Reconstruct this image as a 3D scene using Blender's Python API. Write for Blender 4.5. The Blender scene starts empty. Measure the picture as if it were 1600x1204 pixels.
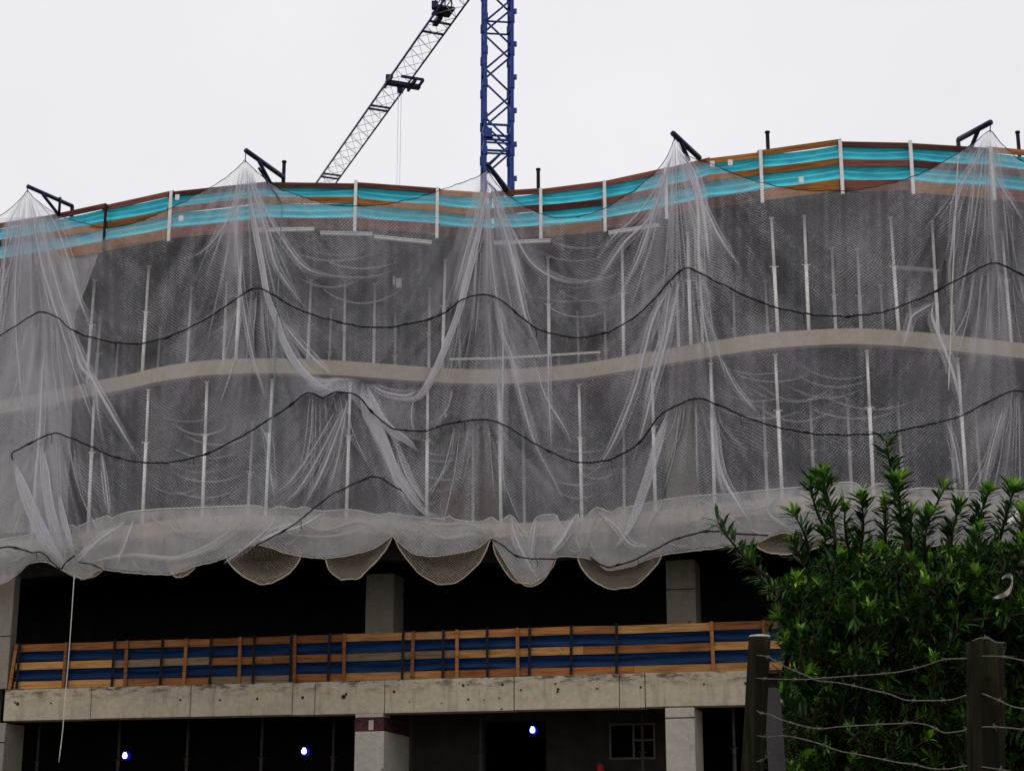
import bpy, math, random
import numpy as np
from mathutils import Vector, noise

random.seed(7)
np.random.seed(7)
R = math.radians
sc = bpy.context.scene
col = sc.collection

# ------------------------------------------------------------------ camera
F = 2725.0                       # focal length in pixels of the 1600 px wide photograph
PITCH = R(15.25)
EYE = np.array([0.0, 0.0, 1.6])
cam_d = bpy.data.cameras.new("camera")
cam_d.sensor_width = 36.0
cam_d.lens = F / 1600.0 * 36.0
cam_d.clip_start = 0.05
cam_d.clip_end = 3000.0
cam = bpy.data.objects.new("camera", cam_d)
cam.location = EYE
cam.rotation_euler = (math.pi / 2 + PITCH, 0, 0)
col.objects.link(cam)
sc.camera = cam

# ------------------------------------------------------------------ overcast sky, soft sun, exposure
SUN_EL, SUN_AZ = R(58), R(200)
world = bpy.data.worlds.new("World")
sc.world = world
world.use_nodes = True
wt = world.node_tree
wt.nodes.clear()
wo = wt.nodes.new("ShaderNodeOutputWorld")
wb = wt.nodes.new("ShaderNodeBackground")
ws = wt.nodes.new("ShaderNodeTexSky")
ws.sky_type = 'NISHITA'
ws.sun_disc = False
ws.sun_elevation = SUN_EL
ws.sun_rotation = SUN_AZ
ws.dust_density = 6.0
tc = wt.nodes.new("ShaderNodeTexCoord")
wn = wt.nodes.new("ShaderNodeTexNoise")
wn.inputs['Scale'].default_value = 3.2
wn.inputs['Detail'].default_value = 5.0
wn.inputs['Roughness'].default_value = 0.55
wr = wt.nodes.new("ShaderNodeValToRGB")
wr.color_ramp.elements[0].position = 0.3
wr.color_ramp.elements[0].color = (7.95, 7.92, 8.3, 1)
wr.color_ramp.elements[1].position = 0.72
wr.color_ramp.elements[1].color = (8.75, 8.7, 9.0, 1)
wm = wt.nodes.new("ShaderNodeMix")
wm.data_type = 'RGBA'
wm.inputs[0].default_value = 0.97
wt.links.new(tc.outputs['Generated'], wn.inputs['Vector'])
wt.links.new(wn.outputs[0], wr.inputs[0])
wt.links.new(ws.outputs[0], wm.inputs[6])
wt.links.new(wr.outputs[0], wm.inputs[7])
wt.links.new(wm.outputs[2], wb.inputs['Color'])
wb.inputs['Strength'].default_value = 0.10
wt.links.new(wb.outputs[0], wo.inputs[0])

sun_d = bpy.data.lights.new("sun", 'SUN')
sun_d.energy = 0.5
sun_d.angle = R(25)
sun_d.color = (1.0, 0.97, 0.92)
sun = bpy.data.objects.new("sun", sun_d)
_sd = Vector((math.sin(SUN_AZ) * math.cos(SUN_EL), math.cos(SUN_AZ) * math.cos(SUN_EL), math.sin(SUN_EL)))
sun.rotation_euler = _sd.to_track_quat('Z', 'Y').to_euler()
sun.location = (0, -20, 40)
col.objects.link(sun)

sc.view_settings.view_transform = 'Standard'
sc.view_settings.look = 'None'
sc.view_settings.exposure = 0.06
sc.view_settings.gamma = 1.0
sc.cycles.transparent_max_bounces = 24
sc.cycles.max_bounces = 6
sc.cycles.diffuse_bounces = 3
sc.cycles.use_denoising = True

# ------------------------------------------------------------------ from a pixel of the photograph to a place
CP, SP = math.cos(PITCH), math.sin(PITCH)
def ray(px, py):
    a = (np.asarray(px, float) - 800.0) / F
    b = (602.0 - np.asarray(py, float)) / F
    return a, CP - b * SP, SP + b * CP
def at_z(px, py, z):
    x, y, h = ray(px, py)
    t = (z - EYE[2]) / h
    return np.array([x * t, y * t, h * t + EYE[2]])
def at_y(px, py, Y):
    x, y, h = ray(px, py)
    t = Y / y
    return np.array([x * t, y * t, h * t + EYE[2]])

def curve(pts):
    a = np.array(pts, float)
    return a[:, 0], a[:, 1]
def smooth_poly(pts, step=5.0):
    """Catmull-Rom through the points, resampled."""
    p = np.array(pts, float)
    if len(p) == 2:
        n = max(2, int(np.linalg.norm(p[1] - p[0]) / step) + 1)
        return p[0] + (p[1] - p[0]) * np.linspace(0, 1, n)[:, None]
    q = np.vstack([2 * p[0] - p[1], p, 2 * p[-1] - p[-2]])
    out = []
    for i in range(1, len(q) - 2):
        n = max(2, int(np.linalg.norm(q[i + 1] - q[i]) / step))
        for t in np.linspace(0, 1, n, endpoint=False):
            out.append(0.5 * ((2 * q[i]) + (-q[i - 1] + q[i + 1]) * t + (2 * q[i - 1] - 5 * q[i] + 4 * q[i + 1] - q[i + 2]) * t * t
                              + (-q[i - 1] + 3 * q[i] - 3 * q[i + 1] + q[i + 2]) * t ** 3))
    out.append(p[-1])
    return np.array(out)

# the wavy slab edge: plan curve from the middle slab
Z0, Z1, Z2, Z3, Z4 = 2.3, 5.6, 9.2, 12.9, 16.2
mid_trace = [(-420, 700), (-260, 676), (-120, 648), (-60, 638), (0, 625), (60, 614), (110, 604), (150, 595), (200, 585), (250, 573), (300, 565), (350, 561), (400, 559.5), (450, 560), (500, 561.5), (560, 565), (650, 572), (720, 576), (800, 576), (860, 572), (925, 565), (1000, 552), (1100, 535), (1200, 520), (1300, 513.5), (1350, 513), (1430, 518), (1500, 525), (1600, 536), (1700, 548), (1780, 552), (1900, 556), (2050, 560)]
top_trace = [(-420, 492), (-260, 462), (-120, 432), (-60, 426), (0, 418), (60, 408), (110, 399), (160, 390), (260, 371), (330, 361), (400, 355), (450, 353), (500, 353), (600, 357), (700, 367), (770, 371), (850, 366), (945, 355), (1050, 334), (1100, 323), (1200, 309), (1300, 297), (1380, 294.5), (1430, 297), (1500, 302), (1600, 310), (1700, 320), (1780, 324), (1900, 326), (2050, 328)]
def plan(trace, z):
    s = smooth_poly(trace, 12)
    p = at_z(s[:, 0], s[:, 1], z)
    return p[0], p[1]
WX, WY = plan(mid_trace, Z3)
TX, TY = plan(top_trace, Z4)
def W(x): return np.interp(x, WX, WY)
def WT(x): return np.interp(x, TX, TY)
def hit(px, py, off, fn=None):
    """point of the pixel's ray on the vertical curtain standing `off` metres in front of the slab edge"""
    fn = fn or W
    x, y, h = ray(px, py)
    t = 40.0 / y
    for _ in range(14):
        t = (fn(x * t) - off) / y
    return np.array([x * t, y * t, h * t + EYE[2]])

# straight frame of the lower storeys (first floor edge beam)
_a = at_z(8, 1077, Z1); _b = at_z(1170, 1047, Z1)
BO = _a[:2]
UX = (_b - _a)[:2]; UX = UX / np.linalg.norm(UX)
UY = np.array([-UX[1], UX[0]])
YAW = math.atan2(UX[1], UX[0])
def loc(u, v, z=0.0):
    p = BO + UX * u + UY * v
    return np.array([p[0], p[1], z])
def on_beam(px, py, back=0.0):
    """pixel -> (u, z) on the vertical plane `back` metres behind the beam's face"""
    x, y, h = ray(px, py)
    o = BO + UY * back
    # t*(x,y) = o + u*UX
    t = (o @ UY) / (x * UY[0] + y * UY[1])
    p = np.array([x * t, y * t])
    return float((p - BO) @ UX), float(h * t + EYE[2])

# ------------------------------------------------------------------ mesh builder
class MB:
    def __init__(self):
        self.v = []; self.f = []; self.attr = None
    def add(self, verts, faces):
        n = len(self.v)
        self.v.extend([tuple(map(float, p)) for p in verts])
        self.f.extend([tuple(i + n for i in f) for f in faces])
    def box(self, c, s, rz=0.0):
        hx, hy, hz = s[0] / 2, s[1] / 2, s[2] / 2
        ca, sa = math.cos(rz), math.sin(rz)
        vs = []
        for dx, dy, dz in ((-1,-1,-1),(1,-1,-1),(1,1,-1),(-1,1,-1),(-1,-1,1),(1,-1,1),(1,1,1),(-1,1,1)):
            x, y = dx * hx, dy * hy
            vs.append((c[0] + x * ca - y * sa, c[1] + x * sa + y * ca, c[2] + dz * hz))
        self.add(vs, [(0,3,2,1),(4,5,6,7),(0,1,5,4),(1,2,6,5),(2,3,7,6),(3,0,4,7)])
    def bar(self, p0, p1, w, h, up=(0, 0, 1)):
        """rectangular bar; w across, h along `up`"""
        a, b = Vector(p0), Vector(p1)
        d = (b - a).normalized()
        u = Vector(up)
        s = d.cross(u)
        if s.length < 1e-4: s = d.cross(Vector((1, 0, 0)))
        s.normalize(); u = s.cross(d).normalized()
        vs = []
        for q in (a, b):
            for i, j in ((-1,-1),(1,-1),(1,1),(-1,1)):
                vs.append(q + s * (i * w / 2) + u * (j * h / 2))
        self.add(vs, [(3,2,1,0),(4,5,6,7),(0,1,5,4),(1,2,6,5),(2,3,7,6),(3,0,4,7)])
    def tube(self, pts, r, n=8, cap=True):
        pts = [Vector(p) for p in pts]
        rr = r if hasattr(r, '__len__') else [r] * len(pts)
        d0 = (pts[1] - pts[0]).normalized()
        s = d0.orthogonal().normalized()
        base = len(self.v)
        for i, p in enumerate(pts):
            d = (pts[min(i + 1, len(pts) - 1)] - pts[max(i - 1, 0)])
            if d.length < 1e-9: d = d0
            d.normalize()
            s = (s - d * s.dot(d))
            if s.length < 1e-6: s = d.orthogonal()
            s.normalize()
            t = d.cross(s)
            for k in range(n):
                a = 2 * math.pi * k / n
                self.v.append(tuple(p + (s * math.cos(a) + t * math.sin(a)) * rr[i]))
        for i in range(len(pts) - 1):
            for k in range(n):
                k2 = (k + 1) % n
                self.f.append((base + i * n + k, base + i * n + k2, base + (i + 1) * n + k2, base + (i + 1) * n + k))
        if cap:
            self.f.append(tuple(base + k for k in reversed(range(n))))
            self.f.append(tuple(base + (len(pts) - 1) * n + k for k in range(n)))
    def lathe(self, c, prof, n=12):
        """profile of (radius, z) turned about the vertical through c"""
        base = len(self.v)
        for r, z in prof:
            for k in range(n):
                a = 2 * math.pi * k / n
                self.v.append((c[0] + r * math.cos(a), c[1] + r * math.sin(a), c[2] + z))
        for i in range(len(prof) - 1):
            for k in range(n):
                k2 = (k + 1) % n
                self.f.append((base + i * n + k, base + i * n + k2, base + (i + 1) * n + k2, base + (i + 1) * n + k))
        self.f.append(tuple(base + k for k in reversed(range(n))))
        self.f.append(tuple(base + (len(prof) - 1) * n + k for k in range(n)))
    def build(self, name, material, parent=None, smooth=False, bevel=0.0):
        me = bpy.data.meshes.new(name)
        vv = self.v
        o = bpy.data.objects.new(name, me)
        if parent is not None:
            ox, oy, oz = root_of(parent)
            vv = [(x - ox, y - oy, z - oz) for x, y, z in vv]
        me.from_pydata(vv, [], self.f)
        me.validate()
        me.update()
        if material: me.materials.append(material)
        if smooth:
            me.polygons.foreach_set('use_smooth', [True] * len(me.polygons))
        col.objects.link(o)
        if parent is not None: o.parent = parent
        if bevel:
            m = o.modifiers.new('bevel', 'BEVEL'); m.width = bevel; m.segments = 2; m.limit_method = 'ANGLE'
        return o
def root_of(o):
    l = Vector((0, 0, 0))
    while o is not None:
        l += Vector(o.location); o = o.parent
    return l
def thing(name, label, cat, at=(0, 0, 0), group=None, kind=None):
    o = bpy.data.objects.new(name, None)
    o.empty_display_size = 0.3
    o.location = at
    col.objects.link(o)
    return tag(o, label, cat, group, kind)
def tag(o, label, cat, group=None, kind=None):
    o['label'] = label; o['category'] = cat
    if group: o['group'] = group
    if kind: o['kind'] = kind
    return o
def copy_thing(src, at):
    c = src.copy(); col.objects.link(c); c.location = at
    for ch in src.children:
        d = ch.copy(); col.objects.link(d); d.parent = c
        for g in ch.children:
            e = g.copy(); col.objects.link(e); e.parent = d
    return c
ORD = ['first','second','third','fourth','fifth','sixth','seventh','eighth','ninth','tenth','eleventh','twelfth','thirteenth','fourteenth','fifteenth','sixteenth','seventeenth','eighteenth','nineteenth','twentieth']

# ------------------------------------------------------------------ materials
def mat(name):
    m = bpy.data.materials.new(name); m.use_nodes = True
    nt = m.node_tree
    return m, nt, nt.nodes['Principled BSDF']
def N(nt, t, **kw):
    n = nt.nodes.new(t)
    for k, v in kw.items():
        if k in n.inputs: n.inputs[k].default_value = v
        else: setattr(n, k, v)
    return n
def ramp(nt, fac, stops):
    r = nt.nodes.new('ShaderNodeValToRGB')
    e = r.color_ramp.elements
    while len(e) < len(stops): e.new(0.5)
    for i, (p, c) in enumerate(stops):
        e[i].position = p; e[i].color = (*c, 1) if len(c) == 3 else c
    nt.links.new(fac, r.inputs[0])
    return r.outputs[0]
def noise_tex(nt, vec, scale, detail=4, rough=0.55):
    n = N(nt, 'ShaderNodeTexNoise', Scale=scale, Detail=detail, Roughness=rough)
    nt.links.new(vec, n.inputs['Vector'])
    return n.outputs[0]
def mixc(nt, fac, a, b, mode='MIX'):
    m = nt.nodes.new('ShaderNodeMix'); m.data_type = 'RGBA'; m.blend_type = mode
    for s, i in ((fac, 0), (a, 6), (b, 7)):
        if hasattr(s, 'is_linked'): nt.links.new(s, m.inputs[i])
        elif i == 0: m.inputs[0].default_value = s
        else: m.inputs[i].default_value = (*s, 1)
    return m.outputs[2]
def coords(nt, scale=(1, 1, 1), rot=(0, 0, 0)):
    t = nt.nodes.new('ShaderNodeNewGeometry')
    m = nt.nodes.new('ShaderNodeMapping')
    m.inputs['Scale'].default_value = scale
    m.inputs['Rotation'].default_value = rot
    nt.links.new(t.outputs['Position'], m.inputs['Vector'])
    return m.outputs[0]
def bump(nt, bsdf, h, strength=0.3, dist=0.02):
    b = N(nt, 'ShaderNodeBump', Strength=strength, Distance=dist)
    nt.links.new(h, b.inputs['Height'])
    nt.links.new(b.outputs[0], bsdf.inputs['Normal'])

def concrete(name, base, dark, scale=1.0, streak=0.5, joints=0.0):
    m, nt, b = mat(name)
    v = coords(nt)
    n1 = noise_tex(nt, v, 0.9 * scale, 6, 0.6)
    n2 = noise_tex(nt, v, 7 * scale, 5, 0.65)
    n3 = noise_tex(nt, coords(nt, (3.0, 3.0, 0.22)), 2.2, 5, 0.65)
    c = ramp(nt, n1, [(0.3, tuple(x * 0.80 for x in base)), (0.52, base), (0.75, tuple(x * 1.14 for x in base))])
    c = mixc(nt, 0.45, c, ramp(nt, n2, [(0.35, tuple(x * 0.72 for x in base)), (0.6, tuple(x * 1.1 for x in base))]))
    c = mixc(nt, ramp(nt, n3, [(0.52, (0, 0, 0)), (0.78, (streak,) * 3)]), c, dark)
    vo = N(nt, 'ShaderNodeTexVoronoi', Scale=1.7)
    nt.links.new(coords(nt, (1, 1, 1.4)), vo.inputs['Vector'])
    c = mixc(nt, ramp(nt, vo.outputs['Distance'], [(0.045, (0.85,) * 3), (0.075, (0, 0, 0))]), c, tuple(x * 0.3 for x in dark))
    nt.links.new(c, b.inputs['Base Color'])
    b.inputs['Roughness'].default_value = 0.9
    b.inputs['Specular IOR Level'].default_value = 0.2
    bump(nt, b, n2, 0.35, 0.02)
    return m
def beam_concrete():
    m = concrete('beam_concrete_cast', (0.43, 0.37, 0.275), (0.17, 0.14, 0.10))
    nt = m.node_tree; b = nt.nodes['Principled BSDF']
    src = b.inputs['Base Color'].links[0].from_socket
    g = nt.nodes.new('ShaderNodeNewGeometry'); sx = nt.nodes.new('ShaderNodeSeparateXYZ'); nt.links.new(g.outputs['Position'], sx.inputs[0])
    def mr(lo, hi, a, c):
        n = N(nt, 'ShaderNodeMapRange'); nt.links.new(sx.outputs[2], n.inputs['Value'])
        for k, v in (('From Min', lo), ('From Max', hi), ('To Min', a), ('To Max', c)): n.inputs[k].default_value = v
        return n.outputs[0]
    n1 = noise_tex(nt, coords(nt, (1, 1, 3)), 2.6, 6, 0.7)
    mul = nt.nodes.new('ShaderNodeMath'); mul.operation = 'MULTIPLY'
    nt.links.new(mr(Z1 - 0.34, Z1 - 0.02, 0.0, 1.0), mul.inputs[0]); nt.links.new(ramp(nt, n1, [(0.48, (0, 0, 0)), (0.6, (1, 1, 1))]), mul.inputs[1])
    c = mixc(nt, mul.outputs[0], src, (0.075, 0.055, 0.038))
    n2 = noise_tex(nt, coords(nt, (1, 1, 0.12)), 5.0, 5, 0.7)
    c = mixc(nt, ramp(nt, n2, [(0.55, (0, 0, 0)), (0.75, (0.55,) * 3)]), c, (0.14, 0.115, 0.085))
    nt.links.new(c, b.inputs['Base Color'])
    return m
def plain(name, c, rough=0.6, var=0.25, scale=6.0, metal=0.0, spec=0.4):
    m, nt, b = mat(name)
    n = noise_tex(nt, coords(nt), scale, 5, 0.6)
    k = ramp(nt, n, [(0.3, tuple(x * (1 - var) for x in c)), (0.7, tuple(min(1, x * (1 + var)) for x in c))])
    nt.links.new(k, b.inputs['Base Color'])
    b.inputs['Roughness'].default_value = rough
    b.inputs['Metallic'].default_value = metal
    b.inputs['Specular IOR Level'].default_value = spec
    return m
def wood(name, light, dark, island=0.4):
    m, nt, b = mat(name)
    v = coords(nt, (1.0, 1.0, 14.0))
    n1 = noise_tex(nt, v, 1.6, 6, 0.62)
    g = nt.nodes.new('ShaderNodeNewGeometry')
    c = ramp(nt, n1, [(0.3, dark), (0.55, light), (0.8, tuple(min(1, x * 1.25) for x in light))])
    hs = N(nt, 'ShaderNodeHueSaturation')
    hs.inputs['Value'].default_value = 1
    mr = N(nt, 'ShaderNodeMapRange'); mr.inputs['To Min'].default_value = 1 - island; mr.inputs['To Max'].default_value = 1 + island
    oi = nt.nodes.new('ShaderNodeObjectInfo')
    nt.links.new(oi.outputs['Random'], mr.inputs['Value'])
    nt.links.new(mr.outputs[0], hs.inputs['Value'])
    nt.links.new(c, hs.inputs['Color'])
    n2 = noise_tex(nt, coords(nt, (1, 1, 2.5)), 5.0, 4, 0.6)
    c2 = mixc(nt, ramp(nt, n2, [(0.62, (0, 0, 0)), (0.74, (0.7,) * 3)]), hs.outputs[0], tuple(x * 0.35 for x in dark))
    nt.links.new(c2, b.inputs['Base Color'])
    b.inputs['Roughness'].default_value = 0.8
    b.inputs['Specular IOR Level'].default_value = 0.2
    bump(nt, b, n1, 0.3, 0.01)
    return m
def tarp(name, c, trans=0.35, rough=0.3):
    m, nt, b = mat(name)
    n = noise_tex(nt, coords(nt, (1, 1, 6)), 2.0, 4, 0.6)
    k = ramp(nt, n, [(0.3, tuple(x * 0.75 for x in c)), (0.7, tuple(min(1, x * 1.2) for x in c))])
    nt.links.new(k, b.inputs['Base Color'])
    b.inputs['Roughness'].default_value = rough
    b.inputs['Specular IOR Level'].default_value = 0.5 if rough < 0.5 else 0.15
    t = nt.nodes.new('ShaderNodeBsdfTranslucent')
    nt.links.new(k, t.inputs['Color'])
    mx = nt.nodes.new('ShaderNodeMixShader'); mx.inputs[0].default_value = trans
    nt.links.new(b.outputs[0], mx.inputs[1]); nt.links.new(t.outputs[0], mx.inputs[2])
    nt.links.new(mx.outputs[0], nt.nodes['Material Output'].inputs[0])
    return m
def net_material(name, colr, amp=0.55, period=0.085):
    """white knotted mesh: holes let the view through, threads scatter; 'density' says how bunched the cloth is"""
    m, nt, b = mat(name)
    nt.nodes.remove(b)
    g = nt.nodes.new('ShaderNodeTexCoord')
    wob = N(nt, 'ShaderNodeTexNoise', Scale=0.55, Detail=2)
    nt.links.new(g.outputs['Object'], wob.inputs['Vector'])
    sx = nt.nodes.new('ShaderNodeSeparateXYZ')
    va = nt.nodes.new('ShaderNodeVectorMath'); va.operation = 'MULTIPLY_ADD'
    nt.links.new(wob.outputs['Color'], va.inputs[0]); va.inputs[1].default_value = (0.55, 0.55, 0.55)
    nt.links.new(g.outputs['Object'], va.inputs[2])
    nt.links.new(va.outputs[0], sx.inputs[0])
    def M(op, a, c=None, clamp=False):
        n = nt.nodes.new('ShaderNodeMath'); n.operation = op; n.use_clamp = clamp
        for s, i in ((a, 0), (c, 1)):
            if s is None: continue
            if hasattr(s, 'is_linked'): nt.links.new(s, n.inputs[i])
            else: n.inputs[i].default_value = s
        return n.outputs[0]
    k = 2 * math.pi / period
    p = M('SINE', M('MULTIPLY', M('ADD', M('MULTIPLY', sx.outputs[0], 0.75), sx.outputs[2]), k))
    q = M('SINE', M('MULTIPLY', M('SUBTRACT', M('MULTIPLY', sx.outputs[0], 0.9), sx.outputs[2]), k * 0.93))
    fine = N(nt, 'ShaderNodeTexNoise', Scale=16.0, Detail=2)
    nt.links.new(g.outputs['Object'], fine.inputs['Vector'])
    w = M('ADD', M('ADD', M('MULTIPLY', p, 0.55), M('MULTIPLY', q, 0.45)), M('MULTIPLY', M('SUBTRACT', fine.outputs[0], 0.5), 1.6))
    at = nt.nodes.new('ShaderNodeAttribute'); at.attribute_name = 'bunching'
    n = N(nt, 'ShaderNodeTexNoise', Scale=0.9, Detail=5, Roughness=0.6)
    nt.links.new(g.outputs['Object'], n.inputs['Vector'])
    blot = M('ADD', M('MULTIPLY', n.outputs[0], 0.7), 0.65)
    amp_ = M('MULTIPLY', M('SUBTRACT', 1.25, M('MULTIPLY', at.outputs['Fac'], 1.9), True), amp)
    big = N(nt, 'ShaderNodeTexNoise', Scale=0.33, Detail=3)
    nt.links.new(g.outputs['Object'], big.inputs['Vector'])
    amp_ = M('MULTIPLY', amp_, M('MULTIPLY', M('SUBTRACT', big.outputs[0], 0.22, True), 2.6))
    d = M('MULTIPLY', M('MULTIPLY', at.outputs['Fac'], blot), M('ADD', M('MULTIPLY', w, amp_), 1.0))
    d = M('MINIMUM', d, 0.95, True)
    df = nt.nodes.new('ShaderNodeBsdfDiffuse'); df.inputs['Color'].default_value = (*colr, 1)
    tl = nt.nodes.new('ShaderNodeBsdfTranslucent'); tl.inputs['Color'].default_value = (*colr, 1)
    mx = nt.nodes.new('ShaderNodeMixShader'); mx.inputs[0].default_value = 0.3
    nt.links.new(df.outputs[0], mx.inputs[1]); nt.links.new(tl.outputs[0], mx.inputs[2])
    tr = nt.nodes.new('ShaderNodeBsdfTransparent')
    m2 = nt.nodes.new('ShaderNodeMixShader')
    nt.links.new(d, m2.inputs[0]); nt.links.new(tr.outputs[0], m2.inputs[1]); nt.links.new(mx.outputs[0], m2.inputs[2])
    nt.links.new(m2.outputs[0], nt.nodes['Material Output'].inputs[0])
    return m
def emit(name, c, s):
    m, nt, b = mat(name)
    b.inputs['Emission Color'].default_value = (*c, 1); b.inputs['Emission Strength'].default_value = s
    return m
def leaf_mat(name, c):
    m, nt, b = mat(name)
    g = nt.nodes.new('ShaderNodeNewGeometry')
    k = ramp(nt, g.outputs['Random Per Island'], [(0.0, tuple(x * 0.55 for x in c)), (0.6, c), (1.0, (c[0] * 1.7, c[1] * 1.35, c[2] * 1.1))])
    nt.links.new(k, b.inputs['Base Color'])
    b.inputs['Roughness'].default_value = 0.45
    b.inputs['Specular IOR Level'].default_value = 0.3
    t = nt.nodes.new('ShaderNodeBsdfTranslucent'); nt.links.new(k, t.inputs['Color'])
    mx = nt.nodes.new('ShaderNodeMixShader'); mx.inputs[0].default_value = 0.25
    nt.links.new(b.outputs[0], mx.inputs[1]); nt.links.new(t.outputs[0], mx.inputs[2])
    nt.links.new(mx.outputs[0], nt.nodes['Material Output'].inputs[0])
    return m

M_conc = concrete('beam_concrete', (0.31, 0.27, 0.21), (0.13, 0.11, 0.085))
M_conc = beam_concrete()
M_slab = concrete('slab_concrete', (0.41, 0.345, 0.27), (0.2, 0.17, 0.13), streak=0.3)
M_col = concrete('column_concrete', (0.25, 0.21, 0.17), (0.14, 0.12, 0.1), streak=0.3)
M_dark = plain('dark_formwork', (0.016, 0.012, 0.011), 0.85, 0.4, 2.0, spec=0.1)  # on interior walls and floors this near-black also carries the deep shade
M_deck = plain('plywood_and_beam_shade', (0.03, 0.025, 0.024), 0.8, 0.35, 2.0, spec=0.1)
M_inner = plain('inner_wall_shade', (0.02, 0.017, 0.015), 0.9, 0.5, 1.4, spec=0.1)  # deep shade of the open storeys is put into this wall colour
M_redply = plain('red_formwork', (0.05, 0.017, 0.018), 0.8, 0.9, 9.0, spec=0.2)
M_wood_up = wood('weathered_board', (0.15, 0.052, 0.035), (0.045, 0.013, 0.016), 0.6)
M_wood_fresh = wood('fresh_board', (0.30, 0.125, 0.03), (0.12, 0.04, 0.012), 0.35)
M_wood_grey = wood('grey_board', (0.20, 0.135, 0.085), (0.09, 0.06, 0.04), 0.35)
M_wood_yel = wood('yellow_board', (0.38, 0.19, 0.065), (0.18, 0.075, 0.022), 0.3)
M_wood_lo = wood('pine_board', (0.27, 0.105, 0.034), (0.12, 0.04, 0.013), 0.4)
M_cyan = tarp('cyan_tarp', (0.10, 0.74, 0.96), 0.08)
M_navy = tarp('navy_tarp', (0.005, 0.026, 0.085), 0.1, 0.65)
M_white = plain('white_painted_steel', (0.72, 0.70, 0.67), 0.5, 0.15, 9.0)
M_prop = plain('galvanised_prop', (0.82, 0.80, 0.77), 0.55, 0.18, 9.0)
M_black = plain('black_steel', (0.010, 0.010, 0.014), 0.75, 0.3, 6.0, spec=0.15)
M_navysteel = plain('navy_painted_steel', (0.008, 0.009, 0.04), 0.5, 0.3, 5.0, spec=0.25)
M_blue = plain('blue_crane_paint', (0.002, 0.026, 0.20), 0.4, 0.3, 3.0, spec=0.35)
M_greysteel = plain('grey_bracing', (0.6, 0.6, 0.63), 0.5, 0.2, 3.0)
M_rope = plain('dark_rope', (0.015, 0.015, 0.018), 0.9, 0.4, 20.0, spec=0.1)
M_cord = plain('pale_cord', (0.55, 0.53, 0.48), 0.8, 0.2, 15.0, spec=0.1)
M_wire = plain('barbed_steel', (0.11, 0.095, 0.08), 0.7, 0.6, 30.0, metal=0.3)
def old_post():
    m, nt, b = mat('old_fence_post')
    n1 = noise_tex(nt, coords(nt, (26, 26, 1.4)), 1.0, 6, 0.65)
    n2 = noise_tex(nt, coords(nt, (1, 1, .6)), 7.0, 5, 0.65)
    c = ramp(nt, n1, [(0.32, (0.003, 0.0025, 0.0018)), (0.55, (0.014, 0.0115, 0.006)), (0.78, (0.04, 0.032, 0.017))])
    c = mixc(nt, ramp(nt, n2, [(0.55, (0, 0, 0)), (0.68, (0.8,) * 3)]), c, (0.024, 0.028, 0.009))
    nt.links.new(c, b.inputs['Base Color']); b.inputs['Roughness'].default_value = 0.95; b.inputs['Specular IOR Level'].default_value = 0.08
    bump(nt, b, n1, 0.8, 0.02)
    return m
M_postw = old_post()
M_posttop = plain('bleached_end_grain', (0.5, 0.48, 0.44), 0.85, 0.2, 30)
M_stub = concrete('stub_concrete', (0.055, 0.05, 0.053), (0.025, 0.022, 0.022))
M_net = net_material('white_net', (0.755, 0.74, 0.785), 0.85, 0.064)
M_net2 = net_material('pale_net', (0.56, 0.52, 0.49), 0.2)
M_pocket = net_material('dimmed_net', (0.52, 0.44, 0.35), 1.3, 0.058)  # same white net, its weaker light and brown tint put into the colour
M_ground = plain('earth_and_grass', (0.09, 0.085, 0.05), 0.95, 0.5, 0.8, spec=0.05)
M_leaf = leaf_mat('leaf', (0.024, 0.074, 0.010))
M_young = leaf_mat('young_leaf', (0.16, 0.36, 0.04))
M_bark = plain('bark', (0.035, 0.025, 0.016), 0.9, 0.4, 25, spec=0.1)

# ------------------------------------------------------------------ ground
g = MB()
ys = [-60, -5, 0, 4, 8, 12, 20, 30, 34, 60, 120, 400, 1200]
zs = [0, 0, 0, 0.25, 0.85, 1.15, 1.7, 2.15, 2.25, 2.28, 2.28, 2.28, 2.28]
xs = [-900, -200, -60, -20, -8, 0, 8, 20, 60, 200, 900]
vs = [(x, y, z + (0.12 * math.sin(x * .7 + y * .4) if abs(x) < 30 and 3 < y < 30 else 0)) for y, z in zip(ys, zs) for x in xs]
nx = len(xs)
g.add(vs, [(j * nx + i, j * nx + i + 1, (j + 1) * nx + i + 1, (j + 1) * nx + i) for j in range(len(ys) - 1) for i in range(nx - 1)])
o = g.build('ground', M_ground); o['kind'] = 'structure'

# ------------------------------------------------------------------ the building
bld = thing('concrete_building', 'unfinished concrete building with wavy floor slabs and dark open storeys behind the netting', 'building', (float(loc(12, 0)[0]), float(loc(12, 0)[1]), Z0))
BU0, BU1, BD = -8.5, 30.0, 15.0        # extent along the front, depth

def slab(fnx, fny, z, th, inset=0.0, name='floor_slab', m=None):
    b = MB()
    x0, x1 = fnx[0], fnx[-1]
    n = 160
    xx = np.linspace(x0, x1, n)
    yy = np.interp(xx, fnx, fny) + inset
    yb = 56.0
    vs = []
    for x, y in zip(xx, yy):
        vs += [(x, y, z), (x, y, z - th), (x, yb, z), (x, yb, z - th)]
    fs = []
    for i in range(n - 1):
        a, c = i * 4, (i + 1) * 4
        fs += [(a, a + 1, c + 1, c), (a, c, c + 2, a + 2), (a + 1, a + 3, c + 3, c + 1), (a + 2, c + 2, c + 3, a + 3)]
    fs += [(0, 2, 3, 1), ((n - 1) * 4, (n - 1) * 4 + 1, (n - 1) * 4 + 3, (n - 1) * 4 + 2)]
    b.add(vs, fs)
    return b.build(name, m or M_slab, bld)
slab(WX, WY, Z3, 0.36)
slab(WX, WY, Z2, 0.34, 0.1)
slab(WX, WY, Z2 - 0.343, 0.04, 0.6, 'soffit_formwork', M_dark)
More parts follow.
